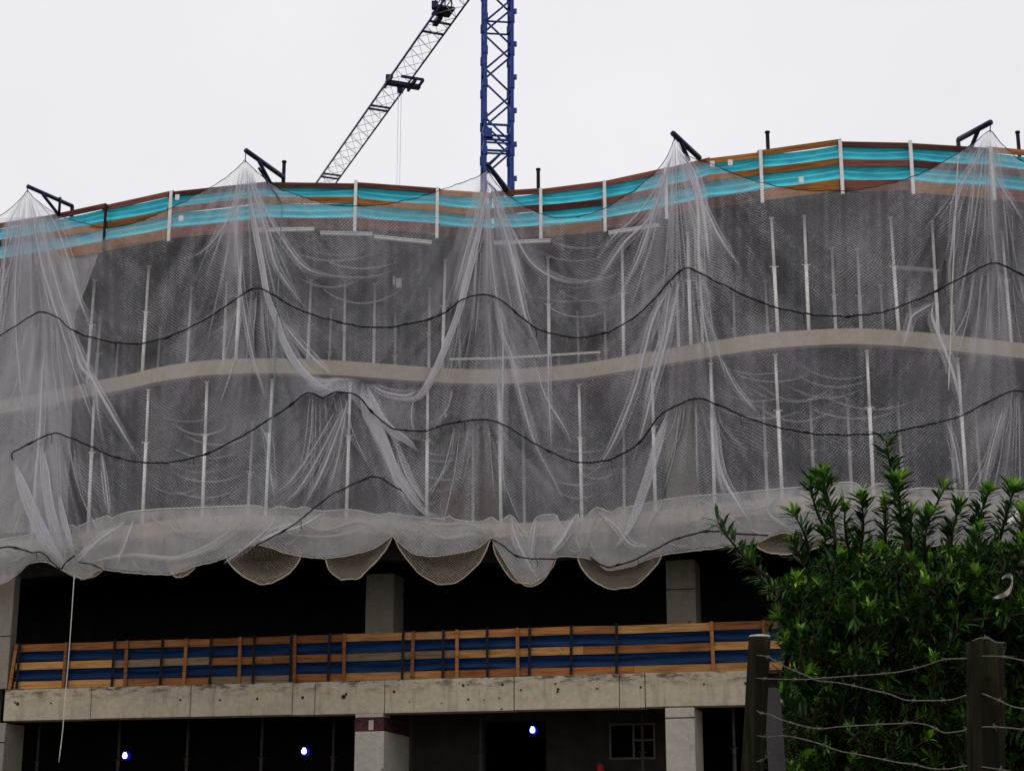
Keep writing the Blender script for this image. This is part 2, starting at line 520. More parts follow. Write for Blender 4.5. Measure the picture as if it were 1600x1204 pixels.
slab(TX, TY, Z4, 0.14, 0.05, 'roof_deck', M_deck)
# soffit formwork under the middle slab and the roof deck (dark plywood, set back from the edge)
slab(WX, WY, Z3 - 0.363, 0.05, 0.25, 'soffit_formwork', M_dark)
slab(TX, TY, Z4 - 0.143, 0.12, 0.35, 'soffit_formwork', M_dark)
# edge beam under the second floor, net shade put into its dark colour
b = MB()
xx = np.linspace(WX[0], WX[-1], 120)
vs, fs = [], []
for i, x in enumerate(xx):
    y = float(W(x)) + 0.9
    vs += [(x, y, Z2 - 0.386), (x, y, Z2 - 0.80), (x, y + 0.4, Z2 - 0.386), (x, y + 0.4, Z2 - 0.80)]
for i in range(len(xx) - 1):
    a, c = i * 4, i * 4 + 4
    fs += [(a, a + 1, c + 1, c), (a + 1, a + 3, c + 3, c + 1), (a + 2, c + 2, c + 3, a + 3), (a, c, c + 2, a + 2)]
b.add(vs, fs); b.build('edge_beam', M_deck, bld)

def lbox(b, u0, u1, v0, v1, z0, z1):
    c = loc((u0 + u1) / 2, (v0 + v1) / 2, (z0 + z1) / 2)
    b.box(c, (u1 - u0, v1 - v0, z1 - z0), YAW)
def part_box(name, m, *a, bevel=0.0):
    b = MB(); lbox(b, *a)
    return b.build(name, m, bld, bevel=bevel)
# first floor: straight edge beam cast in pours, a floor behind it
u_end = on_beam(1262, 1060)[0]
pours = [0.0] + [on_beam(p, 1090)[0] for p in (143, 298, 457, 492, 601, 803, 968, 1008)] + [on_beam(1169, 1070)[0]]
for i in range(len(pours) - 1):
    if pours[i + 1] - pours[i] < 0.05: continue
    dz = random.uniform(-0.012, 0.012)
    part_box('edge_beam', M_conc, pours[i] + 0.008, pours[i + 1] - 0.008, random.uniform(-0.012, 0.012), 0.5, Z1 - 0.74 + dz, Z1 + dz * 0.5, bevel=0.012)
M_hole = plain('dark_mortar', (0.03, 0.024, 0.018), 0.95, 0.5, 20.0, spec=0.05)
for px, py, r_ in ((28, 1099, .05), (24, 1097, .03), (80, 1098, .025), (282, 1093, .035), (344, 1093, .03), (402, 1091, .035), (473, 1089, .04), (537, 1088, .06), (541, 1084, .035), (616, 1080, .04), (724, 1070, .04), (785, 1069, .04), (732, 1092, .03), (780, 1090, .025), (757, 1093, .02), (872, 1076, .035), (871, 1080, .03), (814, 1077, .025), (933, 1075, .025), (1001, 1073, .03), (1100, 1068, .025), (1165, 1067, .035), (640, 1096, .02), (690, 1098, .02)):
    u, z = on_beam(px, py)
    q = loc(u, 0, z); n_ = -(loc(0, 1) - loc(0, 0))
    b = MB(); b.tube([q, q + n_ * .016], r_ * .85, 9); b.build('tie_hole', M_hole, bld)
part_box('edge_beam', M_conc, on_beam(1169, 1070)[0] + 0.35, BU1, 0.55, 1.0, Z1 - 0.70, Z1 + 0.03)
part_box('edge_beam', M_col, BU0, -0.35, -0.05, 0.5, Z1 - 0.78, Z1 + 0.02)
part_box('floor_slab', M_dark, BU0, BU1, 0.51, BD, Z1 - 0.35, Z1 - 0.02)
part_box('floor_slab', M_col, BU0, BU1, -0.3, BD, Z0 - 0.25, Z0)
# inside: dark back wall, unseen end walls added to keep light out, partitions
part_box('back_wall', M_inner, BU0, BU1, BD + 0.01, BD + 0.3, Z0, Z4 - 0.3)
part_box('light_stop_wall', M_inner, BU0 - 0.3, BU0 - 0.01, 2.0, BD, Z0, Z4 - 0.3)
part_box('light_stop_wall', M_inner, BU1 + 0.01, BU1 + 0.3, 2.0, BD, Z0, Z4 - 0.3)
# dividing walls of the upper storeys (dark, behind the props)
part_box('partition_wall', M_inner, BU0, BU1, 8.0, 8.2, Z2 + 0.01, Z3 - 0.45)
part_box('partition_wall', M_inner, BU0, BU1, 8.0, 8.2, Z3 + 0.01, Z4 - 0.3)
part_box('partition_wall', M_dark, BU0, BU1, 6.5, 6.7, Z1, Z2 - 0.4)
ua, _ = on_beam(612, 1150, 4.5); ub, _ = on_beam(757, 1150, 4.5); uc, _ = on_beam(853, 1150, 4.5); ud, _ = on_beam(1060, 1150, 4.5)
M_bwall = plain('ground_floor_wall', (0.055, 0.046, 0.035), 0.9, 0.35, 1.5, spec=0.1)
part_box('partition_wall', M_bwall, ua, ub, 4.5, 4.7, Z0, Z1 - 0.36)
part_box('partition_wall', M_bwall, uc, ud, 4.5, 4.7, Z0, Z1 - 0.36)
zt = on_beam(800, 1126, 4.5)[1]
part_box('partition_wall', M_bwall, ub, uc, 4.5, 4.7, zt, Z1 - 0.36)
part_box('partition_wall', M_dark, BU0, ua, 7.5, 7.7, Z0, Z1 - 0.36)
# window opening frame of that wall
wf = MB()
u0, zb_ = on_beam(952, 1186, 4.4); u1, zt_ = on_beam(1023, 1128, 4.4); um = on_beam(988, 1150, 4.4)[0]; zm = (zb_ + zt_) / 2
for a, c in ((u0, u0 + .05), (u1 - .05, u1), (um, um + .05)): lbox(wf, a, c, 4.42, 4.48, zb_, zt_)
for a, c, z in ((u0 + .05, um, zb_), (um + .05, u1 - .05, zb_), (u0 + .05, um, zt_ - .05), (um + .05, u1 - .05, zt_ - .05), (um + .05, u1 - .05, zm)): lbox(wf, a, c, 4.425, 4.475, z, z + .05)
wfr = wf.build('window', plain('window_steel', (0.12, 0.115, 0.10), 0.5, 0.2, 8), bld)
wp = MB(); lbox(wp, u0 + .05, u1 - .05, 4.485, 4.497, zb_ + .05, zt_ - .05)
wp.build('pane', plain('dark_pane', (0.006, 0.005, 0.005), 0.9, 0.2, 4, spec=0.03), wfr)

# columns: px left, px right, py, back of the beam's face, z range, depth
def column(pl, pr, py, back, z0, z1, depth, m=M_col, joints=()):
    ul = on_beam(pl, py, back)[0]; ur = on_beam(pr, py, back)[0]
    o = part_box('column', m, ul, ur, back, back + depth, z0, z1, bevel=0.015)
    for zj in joints:
        b = MB(); lbox(b, ul - .004, ur + .004, back - .004, back + .02, zj - .012, zj + .012)
        b.build('pour_joint', M_dark, o)
    return o
column(571, 615, 950, 2.0, Z1, Z2 - 0.81, 0.8, joints=(6.55,))
column(1041, 1087, 930, 1.8, Z1, Z2 - 0.81, 0.8, joints=(6.85, 7.7))
c0 = column(554, 600, 1160, -0.02, Z0, Z1 - 1.15, 1.9, concrete('pale_column', (0.40, 0.37, 0.32), (0.2, 0.17, 0.14), streak=0.2), joints=(3.45,))
cu = (on_beam(554, 1130)[0], on_beam(600, 1130)[0])
b = MB(); lbox(b, cu[0] - .0, cu[1] + .0, 0.0, 1.85, Z1 - 1.148, Z1 - 0.832); b.build('formwork_cap', M_redply, c0)
b = MB(); lbox(b, cu[0] + .35, cu[0] + .46, -0.03, -0.003, Z1 - 1.12, Z1 - 0.9); b.build('patch', M_slab, c0)
b = MB(); lbox(b, cu[0] + .02, cu[1] - .02, -0.01, 0.5, Z1 - 0.83, Z1 - 0.755); b.build('mortar_bed', M_slab, c0)
column(1040, 1086, 1150, 0.0, Z0, Z1 - 0.76, 1.2, concrete('pale_column', (0.40, 0.36, 0.30), (0.2, 0.17, 0.14), streak=0.25), joints=(4.62,))
column(-60, 17, 990, 0.05, Z1 + 0.03, Z2 - 0.81, 0.28, joints=(6.9,))
column(-60, 6, 1170, -0.02, Z0, Z1 - 0.79, 0.9, joints=(4.35,))
column(1040, 1085, 720, 3.2, Z2, Z3 - 0.42, 0.8)
column(-120, 42, 740, 3.0, Z2, Z3 - 0.42, 0.8)
column(1700, 1750, 930, 1.2, Z1, Z2 - 0.81, 0.8)
# reddish formwork stack of the second storey
ru0 = on_beam(688, 740, 4.6)[0]; ru1 = on_beam(785, 740, 4.6)[0]
part_box('formwork_panel', plain('faded_red_ply', (0.16, 0.075, 0.07), 0.8, 0.4, 3.0), ru0, ru1, 4.6, 4.75, Z2, Z3 - 0.42)

# ------------------------------------------------------------------ shoring props
def plan_at(px, py, back):
    p = hit(px, py, -back)
    return p[0], p[1]
M_dim = plain('dimmed_prop', (0.10, 0.09, 0.08), 0.7, 0.3, 9.0, spec=0.1)  # prop colour darkened to carry the dimness of the ground floor
def make_prop(h, name, label, grp, M_prop=M_prop):
    t = thing(name, label, 'prop', (0, 0, 0), grp)
    b = MB(); b.tube([(0, 0, 0.02), (0, 0, h * 0.58)], 0.042, 8); b.build('outer_tube', M_prop, t, True)
    b = MB(); b.tube([(0, 0, h * 0.58), (0, 0, h - 0.02)], 0.034, 8); b.build('inner_tube', M_prop, t, True)
    b = MB(); b.box((0, 0, 0.01), (0.16, 0.16, 0.018)); b.build('base_plate', M_prop, t)
    b = MB(); b.box((0, 0, h - 0.01), (0.10, 0.10, 0.018)); b.build('head_plate', M_prop, t)
    b = MB(); b.tube([(0, 0, h * 0.56), (0, 0, h * 0.60)], 0.048, 8); b.tube([(-0.1, 0, h * 0.605), (0.1, 0, h * 0.605)], 0.009, 6); b.build('collar_nut', M_prop, t)
    return t
def prop_row(pxs, py, back, z, h, lab, grp, ordinal=True):
    base = None
    pxs = sorted(pxs)
    for i, px in enumerate(pxs):
        x, y = plan_at(px, py, back)
        l = lab.replace('#', ORD[i]) if ordinal else lab
        if base is None:
            base = make_prop(h, 'shoring_prop', l, grp); o = base
        else:
            o = copy_thing(base, (0, 0, 0)); o['label'] = l
        o.location = (x, y, z)
        o.rotation_euler = (random.uniform(-.016, .016), random.uniform(-.016, .016), 0)
hl, hu = Z3 - 0.42 - Z2, Z4 - 0.27 - Z3
prop_row([146, 229, 321, 419, 544, 668, 783, 908, 1022, 1114, 1219, 1361, 1506, 60], 700, 0.3, Z2, hl, 'bright front row prop under the middle slab, # bright one from the left', 'front props of the lower netted storey')
prop_row([740, 820, 974, 1197, 1328, 1409, 1489, 1530, 390, 1270], 725, 4.4, Z2, hl, 'short looking prop set back under the middle slab, # such prop from the left', 'rear props of the lower netted storey')
prop_row([228, 372, 692, 858, 973, 1078, 1214, 1262, 1402, 1463, 1576, 143], 480, 0.9, Z3, hu, 'pale prop standing on the middle slab under the roof deck, # from the left', 'front props of the upper netted storey')
prop_row([155, 295, 352, 482, 540, 586, 671, 1060, 1097, 1305, 1344, 1488], 500, 3.2, Z3, hu, 'dim prop set back on the middle slab, # dim one from the left', 'rear props of the upper netted storey')
prop_row([96, 186, 250, 430, 516, 620, 720, 905, 947, 1030, 1146, 1200, 1380, 1425, 1545], 500, 5.6, Z3, hu, 'faint prop deep inside the upper storey behind the netting', 'faint props deep in the upper storey', ordinal=False)
# thin props of the ground floor
base = None
for i, (px, bk) in enumerate(((60, 3.0), (186, 3.0), (293, 3.0), (409, 3.0), (521, 3.0), (642, 3.0), (751, 3.0), (1004, 3.2), (1147, 2.0))):
    u, _ = on_beam(px, 1165, bk)
    p = loc(u, bk, Z0)
    l = 'thin prop in the dark ground floor under the beam, %s from the left' % ORD[i]
    if base is None:
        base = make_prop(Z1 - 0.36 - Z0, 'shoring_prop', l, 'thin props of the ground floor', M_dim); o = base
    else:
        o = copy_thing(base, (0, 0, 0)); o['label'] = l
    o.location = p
# white formwork beams under the roof deck
for (x0, y0, x1, y1, bk, dz, lab) in (
        (402, 362, 491, 360, -0.03, 0, 'short white beam under the roof deck below the second bracket from the left'),
        (500, 366, 582, 368, -0.03, 0, 'dull grey beam under the roof deck between two white beams'),
        (585, 372, 674, 381, -0.03, 0, 'sloping white beam under the roof deck above the small white lamp'),
        (772, 382, 860, 378, -0.03, 0, 'white beam under the roof deck just right of the crane mast'),
        (952, 366, 1030, 354, -0.03, 0, 'white beam under the roof deck left of the tall net peak'),
        (1398, 420, 1460, 424, 3.3, 0, 'faint pale bar between two props at the upper right'),
        (1480, 305, 1520, 308, 0.12, 0, 'white strip under the guardrail boards below the rightmost bracket'),
        (1558, 307, 1605, 311, 0.12, 0, 'white strip under the guardrail boards at the right edge')):
    a = hit(x0, y0, -bk, WT); c = hit(x1, y1, -bk, WT)
    b = MB(); h = 0.06
    b.bar(a, c, 0.10, 0.02); 
    b.bar(a + np.array([0, 0, h]), c + np.array([0, 0, h]), 0.10, 0.02)
    b.bar(a + np.array([0, 0, h / 2]), c + np.array([0, 0, h / 2]), 0.03, h - 0.024)
    o = b.build('formwork_beam', M_greysteel if 'dull' in lab or 'faint' in lab else M_white)
    tag(o, lab, 'beam', 'formwork beams under the roof deck')
# little white lamp box hanging in the upper storey
p = hit(622, 440, -1.6)
t = thing('work_lamp', 'small white lamp box hanging in the upper storey behind the net', 'lamp', p)
b = MB(); b.box(p + np.array([0.02, 0, -0.04]), (0.14, 0.10, 0.24)); b.build('housing', M_white, t, bevel=0.01)
b = MB(); b.box(p + np.array([-0.10, 0, 0.03]), (0.06, 0.05, 0.22)); b.build('ballast_box', M_white, t, bevel=0.01)
b = MB(); b.tube([p + np.array([0, 0, 0.08]), p + np.array([0, 0, 16.2 - 0.27 - p[2]])], 0.008, 5); b.build('cable', M_black, t)
p = hit(696, 648, -1.2)
b = MB(); b.box(p, (0.09, 0.03, 0.09)); b.box(p + np.array([0, 0.02, (Z3 - .42 - p[2]) / 2]), (0.012, 0.012, Z3 - .42 - p[2]))
tag(b.build('hanging_tag', plain('pink_card', (0.75, 0.55, 0.5), 0.7, 0.1, 5)), 'small pale pink card hanging behind the net left of centre', 'tag')
# low timber barrier on the middle slab
t = thing('inner_barrier', 'low timber barrier on the middle slab behind the net at centre', 'barrier', hit(780, 560, -1.0))
bp = [hit(x, y, -0.55) for x, y in ((702, 561), (770, 560), (840, 556), (938, 550))]
b = MB()
for i in range(3): b.bar(bp[i], bp[i + 1], 0.03, 0.05)
b.build('top_rail', M_cord, t)
for x, y in ((705, 562), (735, 562), (762, 562), (813, 559), (860, 555), (873, 554), (935, 551)):
    q = hit(x, y, -0.6); b = MB(); b.box((q[0], q[1], (q[2] + Z3) / 2), (0.07, 0.05, q[2] - Z3)); b.build('stud', M_wood_up, t)

# ------------------------------------------------------------------ guardrail on the roof deck
rail_px = [-310, -190, -70, 60, 160, 265, 415, 555, 683, 770, 845, 945, 1041, 1110, 1190, 1315, 1425, 1551, 1660, 1775, 1900]
def top_pt(px, z):
    y = np.interp(px, *curve(top_trace))
    p = hit(px, y, 0.0, WT)
    return np.array([p[0], p[1], z])
gr = thing('roof_guardrail', 'wooden guardrail with bright cyan tarp strips along the wavy roof deck edge', 'guardrail', top_pt(770, Z4))
RP = [top_pt(px, Z4) for px in rail_px]
def saw(a):
    f = a % 1.0
    t = (1 - f / 0.62) if f < 0.62 else (f - 0.62) / 0.38
    return 0.075 * (t * t * (3 - 2 * t) * .4 + t * .6) - 0.0375
def shift(p, q, dz, out):
    d = q - p; n = np.array([d[1], -d[0], 0.0]); n /= np.linalg.norm(n)
    if n[1] > 0: n = -n
    return p + n * out + np.array([0, 0, dz]), q + n * out + np.array([0, 0, dz])
for i in range(len(RP) - 1):
    p, q = RP[i], RP[i + 1]
    for z, h in ((0.055, 0.27), (0.635, 0.165), (1.08, 0.14)):
        a, c = shift(p, q, z + random.uniform(-.03, .03), 0.02 + (i % 2) * 0.032)
        dd = (c - a) * 0.03
        b = MB(); b.bar(a - dd, c + dd + np.array([0, 0, random.uniform(-.04, .04)]), 0.028, h)
        b.build('rail_board', M_wood_fresh if random.random() < 0.3 else M_wood_up, gr)
    for z0, z1 in ((0.22, 0.53), (0.745, 0.985)):
        b = MB()
        L = np.linalg.norm(q - p); nu = max(8, int(L / 0.07)); nv = 44
        ph = random.uniform(0, 9); vs = []
        d = (q - p) / L; n = np.array([d[1], -d[0], 0.0]); n = -n if n[1] > 0 else n
        for j in range(nv + 1):
            fv = j / nv
            for k in range(nu + 1):
                s = k / nu
                sag = -0.035 * math.sin(math.pi * s)
                w = noise.noise(Vector((s * L * 0.8 + ph, fv * 0.8, 3.1)))
                r = saw(fv * 3.1 + 0.14 * w + 0.06 * math.sin(s * 3 + ph)) + 0.012 * noise.noise(Vector((s * L * 2.5, fv * 7, ph)))
                P = p + d * (s * L) + n * (-0.068 + r) + np.array([0, 0, z0 - 0.10 + (z1 - z0 + 0.20) * fv + sag])
                vs.append(P)
        b.add(vs, [(j * (nu + 1) + k, j * (nu + 1) + k + 1, (j + 1) * (nu + 1) + k + 1, (j + 1) * (nu + 1) + k) for j in range(nv) for k in range(nu)])
        b.build('tarp_strip', M_cyan, gr, True)
for i, px in enumerate(rail_px):
    if px in (60, 160, 415, 770, 1110): continue
    p = RP[i] + np.array([0, -0.11, 0])
    b = MB(); b.box(p + np.array([0, 0, 0.50]), (0.075, 0.05, 1.3)); b.build('post', M_white, gr)
p = top_pt(163, Z4) + np.array([0, -0.1, 0]); b = MB(); b.box(p + np.array([0, 0, .55]), (0.06, 0.05, 1.2)); b.build('post', M_black, gr)
for x, y in ((277, 308), (283, 341), (761, 315), (1113, 256), (1141, 254), (1252, 281)):
    q = hit(x, y, 0.16, WT); b = MB(); b.box(q, (0.11, 0.012, 0.14), random.uniform(-.2, .2)); b.build('white_tag', M_white, gr)
# dark poles standing behind the guardrail
for px, ytop, lab in ((444, 254, 'dark pole standing beside the second bracket from the left'), (841, 266, 'short dark pole behind the guardrail right of the crane mast'), (1199, 208, 'dark pole behind the guardrail right of the tall net peak'), (1590, 208, 'dark pole behind the guardrail at the right edge')):
    q = top_pt(px, Z4); y = q[1] + 0.25
    z = at_y(px, ytop, y); zb = Z4
    b = MB(); b.tube([(z[0], y, zb), (z[0], y, z[2])], 0.045, 8); b.tube([(z[0], y, z[2]), (z[0], y, z[2] + 0.04)], 0.06, 8)
    tag(b.build('scaffold_pole', M_black, None, True), lab, 'pole', 'dark poles on the roof deck')

# ------------------------------------------------------------------ outrigger brackets that hold the net up
PEAK_TIES = [(43, 297), (383, 251), (762, 267), (1054, 216), (1547, 203)]
def bracket(label, segs, post, side):
    t = thing('outrigger_bracket', label, 'bracket', top_pt(post[0][0], Z4), 'brackets holding the net peaks')
    def P(px, py, off): return hit(px, py, off, WT)
    for nm, (x0, y0, o0), (x1, y1, o1), r in segs:
        b = MB(); b.tube([P(x0, y0, o0), P(x1, y1, o1)], r, 8); b.build(nm, M_navysteel, t, True)
    tip = segs[0][1]; pk = min(PEAK_TIES, key=lambda k: abs(k[0] - tip[0]))
    b = MB(); b.tube([P(*tip), hit(pk[0], pk[1] + 3, 1.36)], 0.012, 5); b.build('tie_cord', M_rope, t)
    q = P(*post[0], -0.2)
    b = MB(); b.tube([(q[0], q[1], Z4), q], 0.05, 8); b.build('post', M_navysteel, t, True)
    return t
bracket('dark bracket with closed frame holding the leftmost net peak', [('arm', (43, 291, 1.35), (113, 322, -0.2), 0.055), ('strut', (67, 304, 0.9), (92, 336, 0.1), 0.04), ('strut', (94, 308, 0.3), (92, 338, 0.1), 0.035)], [(113, 322)], 1)
bracket('dark bracket holding the net peak above the dark pole at left', [('arm', (384, 235, 1.35), (443, 277, -0.2), 0.06), ('strut', (404, 251, 0.9), (425, 290, 0.15), 0.045), ('strut', (404, 262, 0.7), (440, 318, 0.05), 0.03)], [(443, 277)], 1)
bracket('thin dark bracket at the net peak in front of the crane mast', [('arm', (761, 256, 1.35), (800, 304, -0.2), 0.05), ('strut', (770, 270, 0.9), (790, 300, 0.1), 0.035)], [(800, 304)], 1)
bracket('thick dark bracket at the tall narrow net peak right of centre', [('arm', (1051, 208, 1.35), (1093, 247, -0.2), 0.065), ('strut', (1064, 222, 0.9), (1076, 250, 0.15), 0.05)], [(1093, 248)], 1)
bracket('dark bracket reaching up to the right at the rightmost net peak', [('arm', (1548, 191, 1.35), (1498, 218, 0.0), 0.065), ('strut', (1530, 200, 0.9), (1516, 234, 0.1), 0.05)], [(1497, 218)], 1)

# ------------------------------------------------------------------ the nets
T_pts = [(-320, 440), (-240, 400), (-150, 378), (-60, 330), (-20, 338), (0, 337), (20, 322), (38, 304), (43, 297), (52, 308), (70, 322), (92, 336), (113, 343), (140, 351), (165, 356), (190, 353), (220, 345), (265, 326), (300, 308), (340, 286), (365, 268), (379, 254), (383, 251), (392, 260), (415, 280), (440, 296), (500, 316), (545, 322), (600, 319), (650, 309), (700, 293), (740, 279), (757, 269), (762, 267), (770, 280), (785, 298), (805, 313), (835, 330), (860, 338), (885, 341), (915, 336), (945, 325), (975, 308), (1000, 290), (1020, 272), (1040, 248), (1050, 226), (1054, 216), (1059, 222), (1068, 238), (1080, 246), (1110, 256), (1160, 276), (1210, 290), (1260, 297), (1320, 298), (1360, 293), (1400, 284), (1440, 270), (1480, 250), (1515, 228), (1537, 211), (1547, 203), (1556, 213), (1570, 230), (1600, 253), (1660, 280), (1760, 300), (1830, 285), (1900, 262)]
R1_pts = [(-320, 640), (-180, 592), (-60, 545), (0, 524), (45, 495), (68, 487), (90, 496), (115, 517), (150, 529), (205, 537), (250, 530), (300, 510), (350, 480), (385, 456), (405, 450), (430, 462), (470, 485), (530, 503), (585, 512), (640, 506), (690, 491), (722, 468), (755, 460), (785, 471), (820, 500), (850, 518), (905, 527), (950, 518), (985, 500), (1020, 470), (1050, 435), (1072, 418), (1095, 427), (1150, 455), (1200, 476), (1260, 490), (1320, 494), (1380, 487), (1440, 465), (1480, 445), (1520, 425), (1555, 411), (1600, 430), (1660, 452), (1760, 488), (1900, 468)]
R2_pts = [(-320, 775), (-180, 738), (-60, 700), (0, 705), (30, 703), (60, 686), (75, 678), (95, 678), (140, 697), (185, 715), (240, 723), (290, 718), (330, 705), (380, 680), (420, 655), (455, 632), (480, 614), (505, 620), (530, 612), (560, 619), (580, 643), (610, 667), (640, 673), (668, 672), (700, 662), (750, 655), (790, 665), (830, 690), (880, 715), (915, 722), (960, 715), (1000, 690), (1030, 650), (1060, 632), (1085, 622), (1110, 627), (1150, 645), (1200, 663), (1280, 678), (1380, 677), (1440, 665), (1500, 650), (1550, 625), (1590, 610), (1660, 625), (1760, 650), (1900, 640)]
H_pts = [(-320, 935), (-180, 908), (-60, 928), (0, 914), (26, 898), (47, 880), (75, 878), (95, 889), (120, 900), (140, 902), (158, 890), (200, 894), (265, 897), (300, 886), (350, 872), (400, 851), (450, 865), (507, 872), (575, 860), (605, 843), (613, 837), (625, 850), (650, 866), (690, 868), (740, 858), (760, 846), (766, 840), (772, 850), (785, 872), (800, 896), (815, 912), (828, 917), (845, 910), (858, 893), (869, 872), (900, 870), (925, 874), (945, 888), (960, 890), (985, 885), (1030, 868), (1100, 858), (1150, 853), (1190, 845), (1225, 832), (1270, 845), (1330, 852), (1400, 856), (1500, 850), (1660, 850), (1900, 850)]
A_pts = [(-320, 895), (-180, 870), (-60, 850), (0, 843), (40, 836), (60, 829), (80, 826), (115, 820), (118, 824), (140, 815), (170, 805), (172, 810), (200, 800), (240, 796), (250, 795), (300, 793), (350, 791), (400, 790), (420, 796), (435, 791), (460, 795), (475, 792), (500, 798), (550, 796), (590, 804), (610, 801), (640, 806), (690, 810), (703, 805), (710, 811), (750, 815), (768, 808), (780, 815), (795, 805), (803, 809), (815, 826), (828, 832), (838, 808), (868, 804), (873, 815), (884, 829), (892, 820), (902, 801), (906, 815), (916, 806), (932, 793), (955, 800), (965, 794), (990, 790), (1040, 780), (1090, 774), (1140, 771), (1200, 765), (1260, 760), (1330, 753), (1350, 765), (1375, 755), (1400, 768), (1440, 762), (1500, 767), (1600, 765), (1660, 766), (1900, 768)]
PEAKS = [(43, 297), (383, 251), (762, 267), (1054, 216), (1547, 203)]
def sm(pts):
    s = smooth_poly(pts, 4); i = np.argsort(s[:, 0]); return s[i, 0], s[i, 1]
CT, C1, C2, CH, CA = sm(T_pts), sm(R1_pts), sm(R2_pts), sm(H_pts), sm(A_pts)
DT = curve([(-60, .45), (0, .8), (43, 1.35), (90, .6), (165, .30), (300, .55), (383, 1.35), (440, .6), (545, .30), (700, .6), (762, 1.35), (800, .6), (885, .30), (1000, .7), (1054, 1.35), (1085, .65), (1160, .35), (1320, .30), (1450, .6), (1547, 1.35), (1600, .7), (1660, .4)])
D1 = curve([(-60, .7), (68, 1.05), (205, .6), (405, 1.0), (585, .6), (755, 1.0), (905, .6), (1072, 1.05), (1320, .6), (1555, 1.05), (1660, .7)])
D2 = curve([(-60, .7), (80, 1.0), (240, .6), (500, .85), (560, .9), (668, .6), (750, .9), (915, .6), (1085, 1.0), (1320, .6), (1590, 1.0), (1660, .8)])
DH = curve([(-60, .85), (1660, .85)])
def net_depth(px, py):
    """how far in front of the slab edge the net hangs at a pixel"""
    t, a, c, h = (np.interp(px, *k) for k in (CT, C1, C2, CH))
    d = [np.interp(px, *k) for k in (DT, D1, D2, DH)]
    out = np.where(py < a, d[0] + (d[1] - d[0]) * np.clip((py - t) / (a - t), 0, 1),
          np.where(py < c, d[1] + (d[2] - d[1]) * np.clip((py - a) / (c - a), 0, 1), d[2] + (d[3] - d[2]) * np.clip((py - c) / (h - c), 0, 1)))
    return out
def vnoise(a, b, c):
    return np.array([noise.noise(Vector((float(x), float(y), c))) for x, y in zip(a.ravel(), b.ravel())]).reshape(a.shape)

class Net:
    """verts with a density value each; pieces are added, then linked as one mesh"""
    def __init__(self): self.v = []; self.f = []; self.d = []; self.n = 0
    def grid(self, P, D):
        """P (3, rows, cols)"""
        r, c = P.shape[1:]
        self.v.append(P.reshape(3, -1).T); self.d.append(np.broadcast_to(D, (r, c)).reshape(-1))
        i = (np.arange(r - 1)[:, None] * c + np.arange(c - 1)[None, :]) + self.n
        self.f.append(np.stack([i, i + 1, i + c + 1, i + c], -1).reshape(-1, 4))
        self.n += r * c
    def pleat(self, pts, w, dens=0.5, lift=0.035, taper=(0.25, 0.25), step=5, depth=None):
        """a fold of cloth: two extra sheets lying along a line, closed at both edges"""
        s = smooth_poly(pts, step)
        n = len(s)
        if n < 3: return
        tg = np.gradient(s, axis=0); tg /= np.linalg.norm(tg, axis=1)[:, None] + 1e-9
        nr = np.stack([-tg[:, 1], tg[:, 0]], 1)
        f = np.linspace(0, 1, n)
        ww = w * np.minimum(1, np.minimum(taper[0] + f / 0.25, taper[1] + (1 - f) / 0.3))
        ww = ww * (1 + 0.25 * np.sin(np.linspace(0, 2.5 + n * 0.05, n) + len(pts)))
        d = net_depth(s[:, 0], s[:, 1]) if depth is None else np.full(n, depth)
        for sgn, lf in ((1, lift), (-1, lift * 0.4)):
            rows = []
            for k in (-1, -0.5, 0, 0.5, 1):
                q = s + nr * (ww * k / 2)[:, None]
                rows.append(hit(q[:, 0], q[:, 1], d + 0.02 + lf * (1 - k * k)))
            P = np.stack(rows, 1)
            fade = np.minimum(1, np.minimum(.15 + f / .15, .05 + (1 - f) / .35))
            self.grid(P, (dens * fade)[None, :])
    def build(self, name, material, parent, at):
        v = np.vstack(self.v) - np.asarray(at); f = np.vstack(self.f)
        me = bpy.data.meshes.new(name)
        me.vertices.add(len(v)); me.vertices.foreach_set('co', v.ravel())
        me.loops.add(f.size); me.loops.foreach_set('vertex_index', f.ravel().astype(np.int32))
        me.polygons.add(len(f)); me.polygons.foreach_set('loop_start', np.arange(0, f.size, 4, dtype=np.int32))
        me.polygons.foreach_set('use_smooth', np.ones(len(f), dtype=bool))
        me.update(calc_edges=True)
        a = me.attributes.new('bunching', 'FLOAT', 'POINT'); a.data.foreach_set('value', np.concatenate(self.d).astype(np.float32))
        me.materials.append(material)
        o = bpy.data.objects.new(name, me); col.objects.link(o)
        if parent is not None: o.parent = parent
        else: o.location = at
        return o

cx = np.arange(-318, 1899, 3.0)
fr = np.concatenate([np.linspace(0, 1, 44, endpoint=False), np.linspace(1, 2, 34, endpoint=False), np.linspace(2, 3, 36)])
def rows_at(cx, fr):
    t, a, c, h = (np.interp(cx, *k) for k in (CT, C1, C2, CH))
    Y = np.empty((len(fr), len(cx)))
    for i, f in enumerate(fr):
        Y[i] = t + (a - t) * f if f < 1 else (a + (c - a) * (f - 1) if f < 2 else c + (h - c) * (f - 2))
    return Y
PY = rows_at(cx, fr)
PX = np.broadcast_to(cx, PY.shape)
wob = vnoise(PX / 70, PY / 260, 1.0) * 0.10 + vnoise(PX / 22, PY / 160, 5.0) * 0.035
edge_w = np.clip(fr / 0.15, 0, 1)[:, None]
dep = net_depth(PX, PY) + wob * edge_w
dens = np.full(PY.shape, 0.192)
for xp, yp in PEAKS:
    below = np.clip(PY - yp, 0, 700)
    width = 18 + below * 0.22
    dens = dens + 0.17 * np.exp(-((PX - xp - 0.03 * below) / width) ** 2) * np.exp(-below / 480)
